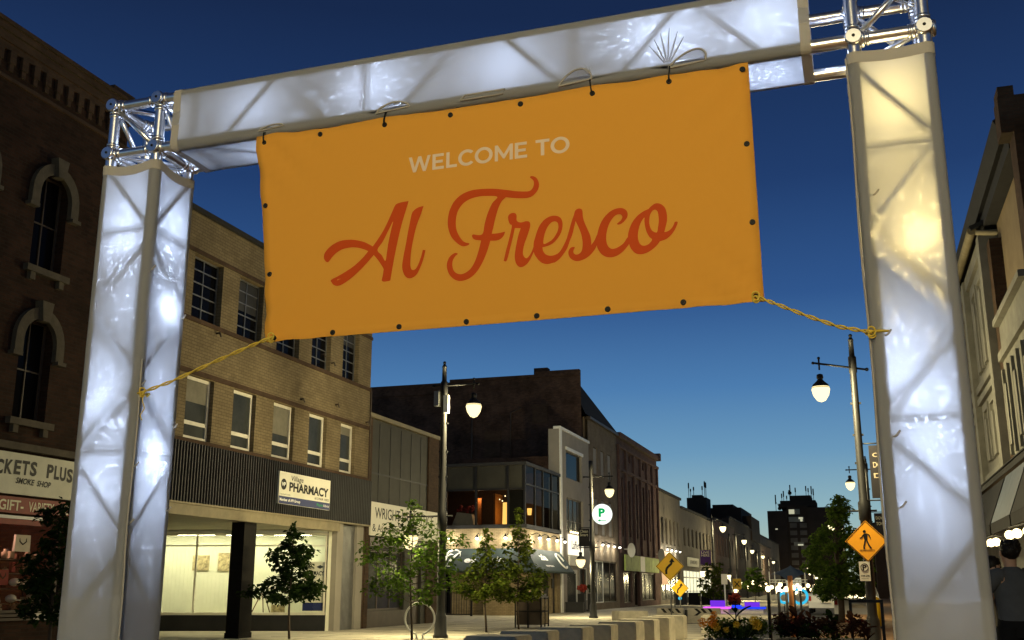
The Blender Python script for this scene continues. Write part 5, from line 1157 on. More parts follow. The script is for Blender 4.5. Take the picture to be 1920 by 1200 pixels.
# unseen lamp added behind the photographer to light the banner
street_lamp(.9, -4.2, -1, 'unseen shorter street lamp added behind the photographer to light the banner', box=False, heads=((.9, 5.6),), H=6.2, pw=1.2)
# ================================================================ SIGNS
def diamond(mb, c, r, y, th=.012):
    x, z = c; return mb.prism([(x-r, y, z), (x, y, z-r), (x+r, y, z), (x, y, z+r)], (0, th, 0))
def roundrim(mb, c, r, y, w=.014):
    x, z = c; P = [(x-r, z), (x, z-r), (x+r, z), (x, z+r)]
    for i in range(4):
        a, b_ = Vector((P[i][0], y, P[i][1])), Vector((P[(i+1) % 4][0], y, P[(i+1) % 4][1]))
        q = [Vector((x, y, z)).lerp(p, 1-w/r) for p in (a, b_)]; q2 = [Vector((x, y, z)).lerp(p, 1-2.6*w/r) for p in (a, b_)]
        mb.add([q[0], q[1], q2[1], q2[0]], [(0, 1, 2, 3)])
# pedestrian sign
t = thing('pedestrian_sign', (.12, 27.85, 2.42), 'orange diamond sign with a walking figure on the right lamp post', 'sign', None)
SY = 27.84
MB_ = diamond(MB(), (.12, 2.41), .50, SY); MB_.build('plate', 'sign_orange', t)
g = MB(); roundrim(g, (.12, 2.41), .50, SY-.003)
def fig(pts, y=SY-.004, c=(.12, 2.41), k=1.0): return [(c[0]+a*k, y, c[1]+b_*k) for a, b_ in pts]
def flat(mb, pts, n=.003): return mb.prism(pts, (0, -n, 0))
g.lathe([(.036, 0), (.036, .003)], (.12-.035, SY-.004, 2.41+.235), 14, (0, -1, 0))
flat(g, fig([(-.05, .185), (.01, .185), (.03, .16), (.02, .02), (-.05, .02), (-.065, .10), (-.06, .165)]))
flat(g, fig([(-.05, .182), (-.063, .12), (-.105, .075), (-.142, .062), (-.15, .085), (-.115, .105), (-.085, .145)]))
flat(g, fig([(.012, .183), (.033, .158), (.065, .125), (.082, .06), (.10, .065), (.088, .14), (.05, .175)]))
flat(g, fig([(-.052, .018), (-.012, .018), (-.03, -.07), (-.052, -.12), (-.05, -.185), (-.085, -.185), (-.086, -.115), (-.062, -.05)]))
flat(g, fig([(-.010, .018), (.022, .018), (.06, -.08), (.115, -.165), (.082, -.182), (.03, -.10)]))
g.box(.12-.17, .12+.17, SY-.006, SY-.003, 2.41-.215, 2.41-.205)
g.build('walking_figure', 'black_ink', t)
t = thing('parking_sign', (.0, 27.84, 1.68), 'small white parking sign with a P in a ring under the pedestrian sign', 'sign')
MB().box(-.10, .15, 27.84, 27.85, 1.47, 1.93).build('plate', 'sign_white', t)
g = MB().text('P', (-.02, 27.84, 1.73), UX, UZ, .09, .12, .003, bold=.03).text('9AM-6PM', (-.075, 27.84, 1.575), UX, UZ, .2, .035, .003, bold=.02).text('MON-FRI', (-.06, 27.84, 1.515), UX, UZ, .16, .025, .003)
g.tube([(.025+.085*math.cos(a), 27.838, 1.79+.085*math.sin(a)) for a in np.linspace(0, 6.3, 24)], .008, 5); g.build('lettering', 'black_ink', t)
# winding road signs
def curve_sign(x, y, z, r, label, k=1):
    t = thing('curve_sign', (x, y, 0), label, 'sign', 'yellow winding road signs')
    diamond(MB(), (x, z), r, y).build('plate', 'sign_yellow', t); g = MB(); roundrim(g, (x, z), r, y-.003, .013*r/.5)
    s = r/.5; Y = y-.004
    cl = [(-.13, -.27), (-.13, -.14), (-.10, -.06), (-.02, .02), (.05, .08), (.075, .14)]; w = [.038]*6; L = []; Rr = []
    for i, p in enumerate(cl):
        a = Vector(cl[max(i-1, 0)]); b_ = Vector(cl[min(i+1, 5)]); d = (b_-a).normalized(); nrm = Vector((-d.y, d.x))
        L.append((p[0]+nrm.x*.038, p[1]+nrm.y*.038)); Rr.append((p[0]-nrm.x*.038, p[1]-nrm.y*.038))
    for i in range(5): flat(g, [(x+q[0]*s, Y, z+q[1]*s) for q in (L[i], L[i+1], Rr[i+1], Rr[i])])
    flat(g, [(x+q[0]*s, Y-.001, z+q[1]*s) for q in ((-.02, .14), (.18, .14), (.09, .29))]); g.build('arrow', 'black_ink', t)
    MB().tube([(x, y+.04, 0), (x, y+.04, z+.1)], .028, 8).build('post', 'grey_metal', t); return t
curve_sign(-7.10, 42.0, 2.12, .545, 'larger yellow diamond sign with a black winding arrow by the striped barriers')
curve_sign(-8.35, 52.0, 1.30, .42, 'smaller lower yellow diamond sign half hidden behind the larger one')
t = thing('crossing_sign', (-10.3, 78, 0), 'small yellow sign with black cross far down the street', 'sign')
xx, yy, zz = pix(1382, 1095, 78)[0], 78, pix(1382, 1095, 78)[1]
MB().box(xx-.29, xx+.29, yy, yy+.02, zz-.36, zz+.36).build('plate', 'sign_yellow', t); g = MB()
g.tube([(xx-.16, yy-.01, zz-.18), (xx+.16, yy-.01, zz+.18)], .04, 4).tube([(xx-.16, yy-.03, zz+.18), (xx+.16, yy-.03, zz-.18)], .04, 4); g.build('cross', 'black_ink', t); MB().tube([(xx, yy+.05, 0), (xx, yy+.05, zz)], .03, 6).build('post', 'grey_metal', t)
t = thing('white_sign_post', (0, 70, 0), 'white rectangular sign on a pale post left of the small yellow crossing sign', 'sign')
xx, zz = pix(1358, 1086, 66); MB().box(xx-.18, xx+.18, 66, 66.03, zz-.30, zz+.30).build('plate', 'sign_white', t); MB().tube([(xx, 66.06, 0), (xx, 66.06, zz)], .05, 6).build('post', 'white_paint', t)
# round lit parking sign
t = thing('round_parking_sign', (-11.15, 48.2, 4.57), 'glowing round white sign with green P and arrow on the lamp post', 'sign')
MB().lathe([(.44, 0), (.46, .02), (.46, .12), (.44, .14)], (-11.15, 48.25, 4.57), 32, (0, -1, 0)).build('disc', 'sign_glow', t)
g = MB().text('P', (-11.30, 48.10, 4.47), UX, UZ, .30, .36, .006, bold=.05); g.prism([(-11.36, 48.10, 4.29), (-11.22, 48.10, 4.35), (-11.22, 48.10, 4.23)], (0, -.006, 0)); g.box(-11.22, -10.95, 48.094, 48.10, 4.275, 4.305)
g.build('lettering', 'green_glow', t); MB().tube([(-11.7, 48.3, 4.57), (-11.5, 48.3, 4.57)], .03, 6).build('bracket', 'black_metal', t)
# ================================================================ STREET FURNITURE
blk = thing('concrete_block', (-5.42, 16.2, 0), 'concrete block nearest the camera in the diagonal looking row', 'block', 'concrete blocks along the kerb')
bm = bmesh.new(); bmesh.ops.create_cube(bm, size=1, matrix=Matrix.Diagonal((.84, .84, .60, 1))@Matrix.Translation((0, 0, .5)))
bmesh.ops.bevel(bm, geom=bm.edges[:], offset=.025, segments=2, affect='EDGES')
me = bpy.data.meshes.new('block_body'); bm.to_mesh(me); bm.free(); obj('block_body', me, 'concrete', blk)
o_n = ['second', 'third', 'fourth', 'fifth', 'sixth', 'seventh', 'eighth and last']
for i, (x, y, rz) in enumerate(((-5.52, 18.2, .03), (-5.38, 20.1, -.02), (-5.22, 21.6, .04), (-5.13, 23.8, -.03), (-5.10, 25.6, .02), (-5.06, 27.5, -.02), (-5.02, 29.3, .03))):
    c = copy_tree(blk); c.location = (x, y, 0); c.rotation_euler.z = rz; c['label'] = 'concrete block, %s from the camera in the row along the kerb' % o_n[i]
c = copy_tree(blk); c.location = (-7.55, 36.4, 0); c.rotation_euler.z = .6; c.scale = (1.25, .8, .95); c['label'] = 'longer pale concrete block lying behind the row beyond its far end'
def barrier(x0, x1, y, label, chev):
    t = thing('traffic_barrier', ((x0+x1)/2, y, 0), label, 'barrier', 'striped concrete barriers')
    m = MB().prism([(x0, y-.22, 0), (x0, y-.22, .12), (x0, y-.12, .26), (x0, y-.09, .56), (x0, y+.09, .56), (x0, y+.12, .26), (x0, y+.22, .12), (x0, y+.22, 0)], (x1-x0, 0, 0)); m.build('barrier_body', 'concrete', t)
    def fp(a, z): return (a, y-.093-(.56-z)*.1, z)
    g = MB()
    def stripe(p): g.add([fp(*q) for q in p], [tuple(range(len(p)))])
    xm = x0+.15
    if chev:
        xm += .1; stripe([(xm, .54), (xm+.13, .54), (xm+.30, .40), (xm+.13, .28), (xm, .28), (xm+.17, .40)]); xm += .25
    while xm+.32 < x1: stripe([(xm, .54), (xm+.12, .54), (xm+.26, .38), (xm+.14, .38)]); xm += .27
    g.build('black_stripes', 'black_ink', t)
barrier(-7.75, -6.72, 42.6, 'pale concrete barrier with slanted black stripes under the larger yellow sign', False)
barrier(-6.60, -5.35, 42.8, 'pale concrete barrier with a black chevron and slanted stripes', True)
t = tag(MB().prism([(-6.72, 42.5, 0), (-6.66, 42.5, .5), (-6.61, 42.5, .5), (-6.60, 42.5, 0)], (0, .3, 0)).build('barrier_joint', 'charcoal'), 'dark wedge between the two striped barriers', 'wedge')
for (px, w_, h_, lab) in ((-7.62, .72, .32, 'purple lit cube seat glowing left of the red canna flower'), (-5.80, .74, .24, 'purple lit low seat glowing right of the red canna flower')):
    t = thing('glowing_bench', (px, 60, .3), lab, 'seat', 'glowing purple seats')
    MB().box(px-w_/2, px+w_/2, 59.7, 60.3, .34, .34+h_).build('cushion', 'purple_led', t); MB().box(px-w_, px+w_*.9, 59.5, 60.6, .24, .335).build('lit_edge', 'magenta_led' if px < -7 else 'blue_led', t); MB().box(px-w_*.9, px+w_*.8, 59.6, 60.5, 0, .235).build('plinth', 'concrete', t)
t = tag(MB().box(-6.9, -6.4, 60.2, 60.35, .26, .42).build('light_strip', 'blue_led'), 'blue glowing strip between the purple seats', 'light')
t = tag(MB().box(-4.75, -3.65, 33.3, 34.0, 0, .50).box(-4.70, -3.70, 33.35, 33.95, .5, .53).build('concrete_planter', 'concrete'), 'pale concrete box behind the orange flowers', 'planter')
lamp('seat_glow', (-7.5, 59.2, .6), 12, (.45, .08, 1), .1)
# bicycle ring
t = thing('bike_rack', (-11.25, 27.2, 0), 'white ring shaped bicycle rack at the foot of the lamp post', 'bike rack')
MB().tube([(-11.30+.40*math.cos(a), 27.2+.05*math.cos(a), .52+.40*math.sin(a)) for a in np.linspace(-1.35, 4.49, 40)], .028, 8).build('ring', 'white_paint', t)
for dx in (-.08, .09): MB().tube([(-11.30+dx, 27.2, .13), (-11.30+dx, 27.2, 0)], .028, 8).lathe([(.07, 0), (.07, .012)], (-11.3+dx, 27.2, 0), 10).build('leg', 'white_paint', t)
# litter bin
t = thing('litter_bin', (-10.9, 36.2, 0), 'double litter bin cabinet in dark frame with poster panels beside the twin trees', 'bin')
MB().box(-11.35, -10.50, 35.85, 36.7, .10, .96).build('cabinet', 'bronze_frame', t)
MB().box(-11.38, -10.47, 35.82, 36.73, .97, 1.04).box(-11.1, -10.5, 36.0, 36.6, 1.04, 1.12).build('lid', 'grey_metal', t)
f = MB()
for x in (-11.38, -10.93, -10.47): f.box(x-.02, x+.02, 35.80, 35.845, 0, 1.0)
for y in (35.83, 36.28, 36.72): f.box(-10.495, -10.45, y-.02, y+.02, 0, 1.0)
f.box(-11.38, -10.47, 35.805, 35.84, .52, .56).box(-10.49, -10.455, 35.83, 36.72, .52, .56); f.build('corner_frame', 'black_metal', t)
MB().box(-10.498, -10.47, 35.87, 36.25, .14, .50).box(-10.498, -10.47, 35.87, 36.25, .58, .94).box(-10.498, -10.47, 36.32, 36.69, .14, .94).build('poster_panel', 'poster_art', t)
# cafe fence panels further along
t = thing('cafe_barrier', (-12, 80, 0), 'black cafe barrier panels before the lit windows of the long grey building', 'fence')
for k in range(5):
    x = -13.2+k*.95; MB().box(x, x+.85, 79.97, 80.0, .12, 1.0).build('panel', 'black_cloth' if k in (1, 2, 4) else 'dark_panel', t); MB().box(x-.07, x-.02, 79.95, 80.02, 0, 1.1).build('post', 'black_metal', t)
MB().box(-13.3, -8.4, 79.96, 80.01, 1.08, 1.12).build('rail', 'black_metal', t)
MB().lathe([(.13, 0), (.13, .02)], (-12.85, 79.95, .6), 14, (0, -1, 0)).build('lit_emblem', 'cyan_led', t)
# flower pot group at the white house
for i, (x, y, lab) in enumerate(((-15.3, 60.6, 'tall black planter with a round orange red bloom by the white house door'), (-15.2, 62.6, 'tall black planter with a dark bush left of the lamp pole by the white house'))):
    t = thing('tall_planter', (x, y, 0), lab, 'planter', 'planters at the white house door')
    MB().box(x-.2, x+.2, y-.2, y+.2, 0, 1.0).build('pot', 'black_metal', t); b_ = MB(); rr = random.Random(i)
    for k in range(28): b_.ball((x+rr.uniform(-.22, .22), y+rr.uniform(-.2, .2), 1.1+rr.uniform(0, .35)), rr.uniform(.05, .1), 6)
    b_.build('bloom', ('petal_red', 'leaf_dark')[i], t)
tag(MB().box(-15.9, -15.0, 61.5, 61.8, 0, .12).build('door_step', 'charcoal'), 'dark step at the white house door', 'step')
tag(MB().box(-15.9, -14.9, 59.3, 59.5, 0, .5).box(-15.92, -14.88, 59.28, 59.52, .5, .56).build('low_wall', 'charcoal'), 'low dark wall between the cafe and the white house door', 'wall')
# ================================================================ CANOPY, STRINGED POSTS
t = thing('shade_canopy', (-9, 105, 0), 'dark blue four pointed fabric canopy over a white truss frame far down the street', 'canopy')
CYy = 105
def P_(px, py, y=CYy): a = pix(px, py, y); return a
cx, cz = P_(1482, 1060); e0 = P_(1443, 1078); e1 = P_(1519, 1079); lowc = P_(1482, 1094)
m = MB(); K = 10
pk = (cx, CYy, cz); cor = [(e0[0], CYy, e0[1]), (cx, CYy-2.2, lowc[1]), (e1[0], CYy, e1[1]), (cx, CYy+2.2, e0[1])]
for i in range(4):
    A, B = Vector(cor[i]), Vector(cor[(i+1) % 4]); C = Vector(pk); rows = []
    for r_ in range(7):
        q = r_/6; row = []
        for s_2 in range(9):
            w = s_2/8; base = A.lerp(B, w)+Vector((0, 0, .35*math.sin(math.pi*w))); p = C.lerp(base, q); p.z = C.z+(base.z-C.z)*(q**.72); row.append(tuple(p))
        rows.append(row)
    b0_ = len(m.v)
    for row in rows: m.v.extend(row)
    for r_ in range(6):
        for s_2 in range(8): m.f.append((b0_+r_*9+s_2, b0_+r_*9+s_2+1, b0_+(r_+1)*9+s_2+1, b0_+(r_+1)*9+s_2)); m.smooth.append(True)
m.build('fabric_sail', 'sail_blue', t)
f = MB(); fa = P_(1444, 1092); fb = P_(1515, 1092)
for dz in (0, .22): f.tube([(fa[0], CYy-1, fa[1]+dz), (fb[0], CYy-1, fb[1]+dz)], .05, 6)
for px in (1445, 1455, 1511): q = P_(px, 1092); f.tube([(q[0], CYy-1, 0), (q[0], CYy-1, P_(px, 1072)[1])], .05, 6)
for k in range(12):
    xk = fa[0]+(fb[0]-fa[0])*k/12; f.tube([(xk, CYy-1, fa[1]), (xk+(fb[0]-fa[0])/24, CYy-1, fa[1]+.22)], .03, 5)
f.build('truss_frame', 'white_paint', t)
tag(MB().tube([(-1.63, 26, 0), (-1.63, 26, 1.5)], .055, 8).box(-1.68, -1.58, 25.95, 26.05, 1.5, 1.58).build('wooden_post', 'orange_wood'), 'orange wooden post among the black lamp posts in the planting', 'post')
for i, (px, py, y, lab) in enumerate(((1440, 1104, 22, 'nearest black garden post with a glowing globe on top, left of the planting'), (1459, 1104, 27, 'black garden post with a glowing globe, second from the left'), (1474, 1105, 29, 'black garden post with a glowing globe just left of the wooden post'), (1488, 1102, 31, 'black garden post with a glowing globe just right of the wooden post'), (1500, 1103, 34, 'rightmost black garden post with a glowing globe'))):
    x, z = pix(px, py, y)
    t = thing('garden_post_light', (x, y, 0), lab, 'post light', 'globe post lights in the planting')
    MB().tube([(x, y, 0), (x, y, z-.06)], .034, 8).build('post', 'black_metal', t); MB().ball((x, y, z), .062 if i else .05, 10, (1, 1, 1.2)).build('globe', 'warm_bulb', t)
for i, (px, py, lab) in enumerate(((1470, 1121, 'cyan neon ring behind the posts, left of the wooden post'), (1500, 1118, 'cyan neon ring right of the wooden post'))):
    x, z = pix(px, py, 58); rr_ = (.24, .36)[i]; m = MB().tube([(x+rr_*math.cos(a), 58, z+rr_*math.sin(a)) for a in np.linspace(0, 2*math.pi, 24)], .07, 8, False)
    t = thing('neon_ring', (x, 58, 0), lab, 'neon light', 'cyan neon rings'); m.build('glow_tube', 'cyan_led', t); MB().tube([(x, 58.05, 0), (x, 58.05, z-.2)], .03, 6).build('post', 'black_metal', t)
t = thing('festoon_lights', (-5, 100, 4), 'far string of small warm bulbs hanging over the street around the canopy', 'lights')
fp_pts = [(1447, 1101), (1456, 1110), (1463, 1096), (1466, 1108), (1478, 1098), (1491, 1110), (1495, 1097), (1508, 1104), (1515, 1098), (1522, 1106), (1436, 1094), (1412, 1092), (1403, 1101), (1425, 1099), (1380, 1108), (1529, 1098)]
pw_ = [(pix(a_, b_, 100+(i_*7) % 30), 100+(i_*7) % 30) for i_, (a_, b_) in enumerate(fp_pts)]
MB().tube([(p_[0], y_, p_[1]+.12) for p_, y_ in sorted(pw_)], .01, 4).build('wire', 'black_ink', t)
for i_, (p_, y_) in enumerate(pw_): MB().ball((p_[0], y_, p_[1]), (.17, .12, .23)[i_ % 3], 8).build('small_bulb', 'warm_bulb', t)
# far glints: a lit stall strip under the canopy
t = tag(MB().box(fa[0]+1, fb[0]-1, 112, 112.5, .8, 2.3).build('lit_stall', 'lit_window'), 'bright stall front seen under the blue canopy', 'stall')
# ================================================================ VEGETATION
def leaves(mb, r, n, blobs, size, droop=.3, pts=None):
    """n folded leaf blades scattered through ellipsoid blobs (cx,cy,cz,rx,ry,rz)"""
    vols = [b_[3]*b_[4]*b_[5] for b_ in blobs]; tot = sum(vols)
    for b_, v in zip(blobs, vols):
        for _ in range(max(3, int(n*v/tot))):
            d = Vector((r.gauss(0, 1), r.gauss(0, 1), r.gauss(0, 1))).normalized(); q = r.random()**.45
            c = Vector((b_[0]+d.x*b_[3]*q, b_[1]+d.y*b_[4]*q, b_[2]+d.z*b_[5]*q))
            leaf(mb, r, c, size*r.uniform(.6, 1.25), d, droop)
def leaf(mb, r, c, s, d, droop):
    t = Vector((d.x+r.uniform(-.8, .8), d.y+r.uniform(-.8, .8), -droop+r.uniform(-.5, .5))).normalized()
    u = t.cross(Vector((r.uniform(-.4, .4), r.uniform(-.4, .4), 1))).normalized(); nn = u.cross(t)
    a = c-t*s*.5; e = c+t*s*.5
    mb.add([a, c+u*s*.36-t*s*.08+nn*s*.10, c+u*s*.22+t*s*.2+nn*s*.06, e, c-u*s*.22+t*s*.2+nn*s*.06, c-u*s*.36-t*s*.08+nn*s*.10, c-nn*.02*s], [(0, 1, 6), (1, 2, 6), (2, 3, 6), (3, 4, 6), (4, 5, 6), (5, 0, 6)])
def young_tree(x, y, H, crown0, width, mat, label, n, size, seed, lean=0, trunk=.035, shape=None, name='young_tree'):
    r = random.Random(seed); t = thing(name, (x, y, 0), label, 'tree', 'young street trees')
    k = MB(); top = Vector((x+lean, y, H))
    path = [Vector((x, y, 0)).lerp(top, q)+Vector((.03*math.sin(q*7+seed), .03*math.cos(q*5), 0)) for q in np.linspace(0, 1, 9)]
    k.tube(path, [trunk*(1-.85*i/8) for i in range(9)], 8)
    blobs = []; L = 17
    for i in range(L):
        q = i/(L-1); z = crown0+(H-crown0)*(.04+.96*q); wd = width*(shape(q) if shape else (1-q)**.55*(.75+.25*math.sin(14*q)))
        a0 = i*2.4+seed
        for j in range(3 if q < .8 else 2):
            a = a0+j*2.1+r.uniform(-.4, .4); ln = wd*r.uniform(.72, 1.08); base = Vector((x+lean*z/H, y, z-.12))
            tip = base+Vector((math.cos(a)*ln, math.sin(a)*ln, .10+.18*ln*r.uniform(-.3, .8)))
            k.tube([base, base.lerp(tip, .5)+Vector((0, 0, .05)), tip], [.014*(1-.5*q), .009, .004], 5)
            for f_ in (.45, .8, 1.0):
                c = base.lerp(tip, f_); s = (.10+.10*ln)*r.uniform(.8, 1.2)
                blobs.append((c.x, c.y, c.z, s*1.3, s*1.3, s*.7))
    blobs.append((top.x, top.y, top.z, .1, .1, .16))
    k.build('trunk', 'bark', t); m = MB(); leaves(m, r, n, blobs, size, .45); m.build('crown', mat, t); return t
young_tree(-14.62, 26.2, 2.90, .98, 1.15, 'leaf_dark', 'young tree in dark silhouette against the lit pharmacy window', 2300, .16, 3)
young_tree(-11.30, 26.6, 3.55, .95, 1.2, 'leaf_green', 'young leafy tree in front of the law office sign', 2150, .135, 8, shape=lambda q: .45+.75*math.sin(math.pi*min(1, q*1.1+.12)) if q < .68 else .55*(1-q)/.32+.08)
young_tree(-11.05, 31.8, 3.05, .95, 1.15, 'leaf_yellow', 'young yellow green tree in front of the cafe awning, left of its twin', 2150, .14, 15, shape=lambda q: .95*(1-q)**.55*(.7+.3*math.sin(5*q+1)))
young_tree(-10.38, 33.0, 3.75, .9, 1.15, 'leaf_yellow', 'taller young yellow green tree in front of the cafe awning, right of its twin', 2500, .14, 22, shape=lambda q: .98*(1-q)**.6*(.7+.3*math.sin(6*q)))
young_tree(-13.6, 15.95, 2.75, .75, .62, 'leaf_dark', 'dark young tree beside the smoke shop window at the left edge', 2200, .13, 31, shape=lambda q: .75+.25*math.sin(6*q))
young_tree(-9.9, 76, 2.9, .7, 1.0, 'leaf_yellow', 'leafy young tree below the purple banner lamp', 800, .28, 41, shape=lambda q: .75+.2*math.sin(5*q))
young_tree(-8.6, 92, 2.9, 1.0, 1.1, 'leaf_green', 'thin young tree right of the small yellow crossing sign', 500, .3, 44, shape=lambda q: .7+.2*math.sin(5*q))
# big maple on the east kerb
r = random.Random(77); TX, TY = -.95, 45
t = thing('maple_tree', (TX, TY, 0), 'big full crowned green tree left of the orange pedestrian sign', 'tree')
k = MB(); k.tube([(TX, TY, 0), (TX+.03, TY, 1.0), (TX-.03, TY, 2.6), (TX+.05, TY, 4.2)], [.13, .11, .08, .03], 10); blobs = []
for i in range(58):
    q = i/57; z = .95+3.85*q; wd = (1.2*(math.sin(math.pi*min(1, (q*.62+.30)))**.8)*(1-.25*q)) if q < .62 else .42*(1-q)/.38+.16
    a = i*2.4; ln = wd*r.uniform(.55, 1.12); c = Vector((TX+.25*q+math.cos(a)*ln, TY+math.sin(a)*ln, z))
    k.tube([(TX, TY, max(.9, z-.5)), (TX+.25*q+math.cos(a)*ln*.5, TY+math.sin(a)*ln*.5, z-.12), tuple(c)], [.03, .018, .006], 5)
    s = r.uniform(.20, .40)*(.8 if q > .62 else 1); blobs.append((c.x, c.y, c.z, s*1.25, s*1.25, s*.75))
k.build('trunk', 'bark', t); m = MB(); leaves(m, r, 7500, blobs, .165, .4); m.build('crown', 'leaf_maple', t)
# round planter with flowers
px_, py_, pz_ = -1.80, 16.2, .60
t = thing('round_planter', (px_, py_, 0), 'round grey planter filled with yellow and orange flowers', 'planter')
MB().lathe([(.34, 0), (.40, .3), (.44, .56), (.47, .57), (.47, .60), (.42, .60), (.40, .54)], (px_, py_, 0), 28).build('pot', 'grey_metal', t)
MB().lathe([(.41, .53), (.30, .57), (.0, .6)], (px_, py_, 0), 20).build('earth', 'soil', t)
def plant(loc, label, cat, name, parts, group=None):
    t = thing(name, loc, label, cat, group)
    for nm, mt, mb in parts: mb.build(nm, mt, t)
    return t
r = random.Random(5)
m = MB(); leaves(m, r, 2000, [(px_+r.uniform(-.36, .36), py_+r.uniform(-.3, .3), .66+r.uniform(0, .17), .13, .13, .10) for _ in range(34)], .055, .2)
k = MB()
for _ in range(40): a = r.uniform(0, 6.3); d = r.uniform(.1, .38); k.tube([(px_+d*.4*math.cos(a), py_+d*.4*math.sin(a), .56), (px_+d*math.cos(a), py_+d*math.sin(a), .80)], .005, 4)
plant((px_, py_, .57), 'low leafy green bedding mass spilling over the round planter', 'plant', 'bedding_plant', (('foliage', 'leaf_maple', m), ('stem', 'leaf_dark', k)))
def flower(mb, r, c, s, n=22):
    for i in range(n):
        a = i*2.4; q = (i/n)**.5; d = Vector((math.cos(a)*q, -.55-.3*r.random()+q*.3, math.sin(a)*q))
        p = Vector(c)+Vector((d.x*s, d.y*s*.5, d.z*s)); leaf(mb, r, p, s*.8, Vector((d.x, -.4, d.z)), -.1)
fl = [(1318, 1168, 'petal_orange', .050), (1335, 1166, 'petal_orange', .052), (1339, 1153, 'petal_orange', .036), (1414, 1164, 'petal_yellow', .046), (1420, 1172, 'petal_yellow', .050), (1344, 1176, 'petal_yellow', .040), (1381, 1171, 'petal_yellow', .034), (1362, 1181, 'petal_yellow', .030)]
names = ['leftmost orange flower hanging off the round planter', 'orange flower second from the left on the round planter', 'small high orange flower on the left of the round planter', 'upper yellow flower at the right of the round planter', 'lower yellow flower at the right of the round planter', 'yellow flower at the left of the round planter, below the orange ones', 'small pale yellow flower in the middle of the round planter', 'low small yellow flower near the planter rim']
for (fx, fy_, mt, s), nm in zip(fl, names):
    x, z = pix(fx, fy_, 15.62); m = MB(); flower(m, r, (x, 15.62, z), s*1.35, 46); k = MB().tube([(x, 15.63, z), (x*.5+px_*.5, 16.0, .62)], .005, 5); plant((x, 15.62, z), nm, 'flower', 'marigold', (('petals', mt, m), ('stem', 'leaf_dark', k)), 'flowers in the round planter')
def canna(x, y, z0, H, n, mat, label, bloom=None, seed=0, w=.11):
    r = random.Random(seed); m = MB()
    for i in range(n):
        a = i*2.4+r.uniform(-.3, .3); zb = z0+H*.75*i/n; ln = H*r.uniform(.45, .62); el = r.uniform(.5, 1.1)
        d = Vector((math.cos(a)*math.cos(el), math.sin(a)*math.cos(el), math.sin(el))); sd = d.cross(Vector((0, 0, 1))).normalized(); b0_ = Vector((x, y, zb)); ctr = []
        pr = []
        for q in np.linspace(0, 1, 7):
            p = b0_+d*ln*q+Vector((0, 0, -.28*ln*q*q)); wq = w*math.sin(math.pi*min(1, q*.93+.05))**.8*H/.6
            pr.append((p+sd*wq*.5+Vector((0, 0, .02)), p, p-sd*wq*.5+Vector((0, 0, .02))))
        b_ = len(m.v); 
        for tr in pr: m.v.extend([tuple(q) for q in tr])
        for j in range(6):
            for s in (0, 1): m.f.append((b_+j*3+s, b_+j*3+s+1, b_+(j+1)*3+s+1, b_+(j+1)*3+s)); m.smooth.append(True)
    k = MB().tube([(x, y, z0-.05), (x, y, z0+H*.9)], [.014, .007], 6)
    parts = [('leaf_blades', mat, m), ('stem', mat, k)]
    if bloom:
        f = MB()
        for i in range(34):
            d = Vector((r.gauss(0, 1), r.gauss(0, 1), r.gauss(0, .8))).normalized(); leaf(f, r, Vector((x, y, z0+H))+d*.07, .10, d, -.2)
        parts.append(('bloom', bloom, f))
    return plant((x, y, z0), label, 'plant', 'canna_plant', parts, 'canna plants')
cxp, czp = pix(1378, 1121, 16.25)
canna(cxp, 16.25, .58, czp-.58-.02, 7, 'leaf_dark', 'tall canna with a red bloom in the round planter', 'petal_red', 2, .10)
t = thing('trough_planter', (-.75, 17.2, 0), 'long low dark trough planter with purple leaved plants', 'planter')
MB().box(-1.32, -.02, 16.6, 17.6, 0, .55).build('trough', 'charcoal', t); MB().box(-1.30, -.04, 16.62, 17.58, .551, .57).build('earth', 'soil', t)
r = random.Random(12); m = MB(); leaves(m, r, 1500, [(-.67+r.uniform(-.6, .6), 16.9+r.uniform(-.3, .4), .66+r.uniform(0, .2), .14, .14, .12) for _ in range(40)], .075, .2)
plant((-.67, 17, .57), 'mass of dark purple leaved bedding in the trough planter', 'plant', 'bedding_plant', (('foliage', 'leaf_purple', m),))
m = MB(); leaves(m, r, 700, [(-1.0+r.uniform(-.3, .6), 16.7+r.uniform(-.1, .3), .60+r.uniform(0, .12), .12, .12, .08) for _ in range(20)], .06, .2)
plant((-.9, 16.7, .57), 'green leafy bedding along the front of the trough planter', 'plant', 'bedding_plant', (('foliage', 'leaf_green', m),))
for i, (cx_, cy_, hh, mt, lab) in enumerate(((-1.00, 16.9, .52, 'leaf_purple', 'tall purple leaved canna right of the globe posts'), (-.82, 17.3, .40, 'leaf_purple', 'dark canna in the middle of the trough planter'), (-.50, 16.8, .46, 'leaf_dark', 'broad leaved green canna below the maple tree'), (-.22, 17.1, .42, 'leaf_purple', 'purple canna beside the black frame'), (-1.22, 17.4, .34, 'leaf_dark', 'low green canna at the left end of the trough'), (-.02, 16.75, .32, 'leaf_purple', 'small purple canna in front of the black frame'))):
    canna(cx_, cy_, .57, hh, 8, mt, lab, None, 30+i, .13)
fp_ = MB(); r = random.Random(9)
for k in range(14):
    f = MB()
    c = (-.67+r.uniform(-.6, .6), 16.6+r.uniform(-.05, .3), .72+r.uniform(-.05, .2)); flower(fp_, r, c, .025, 8)
plant((-.67, 16.7, .7), 'scatter of tiny red blooms over the trough planter', 'flowers', 'small_blooms', (('petals', 'petal_red', fp_),))
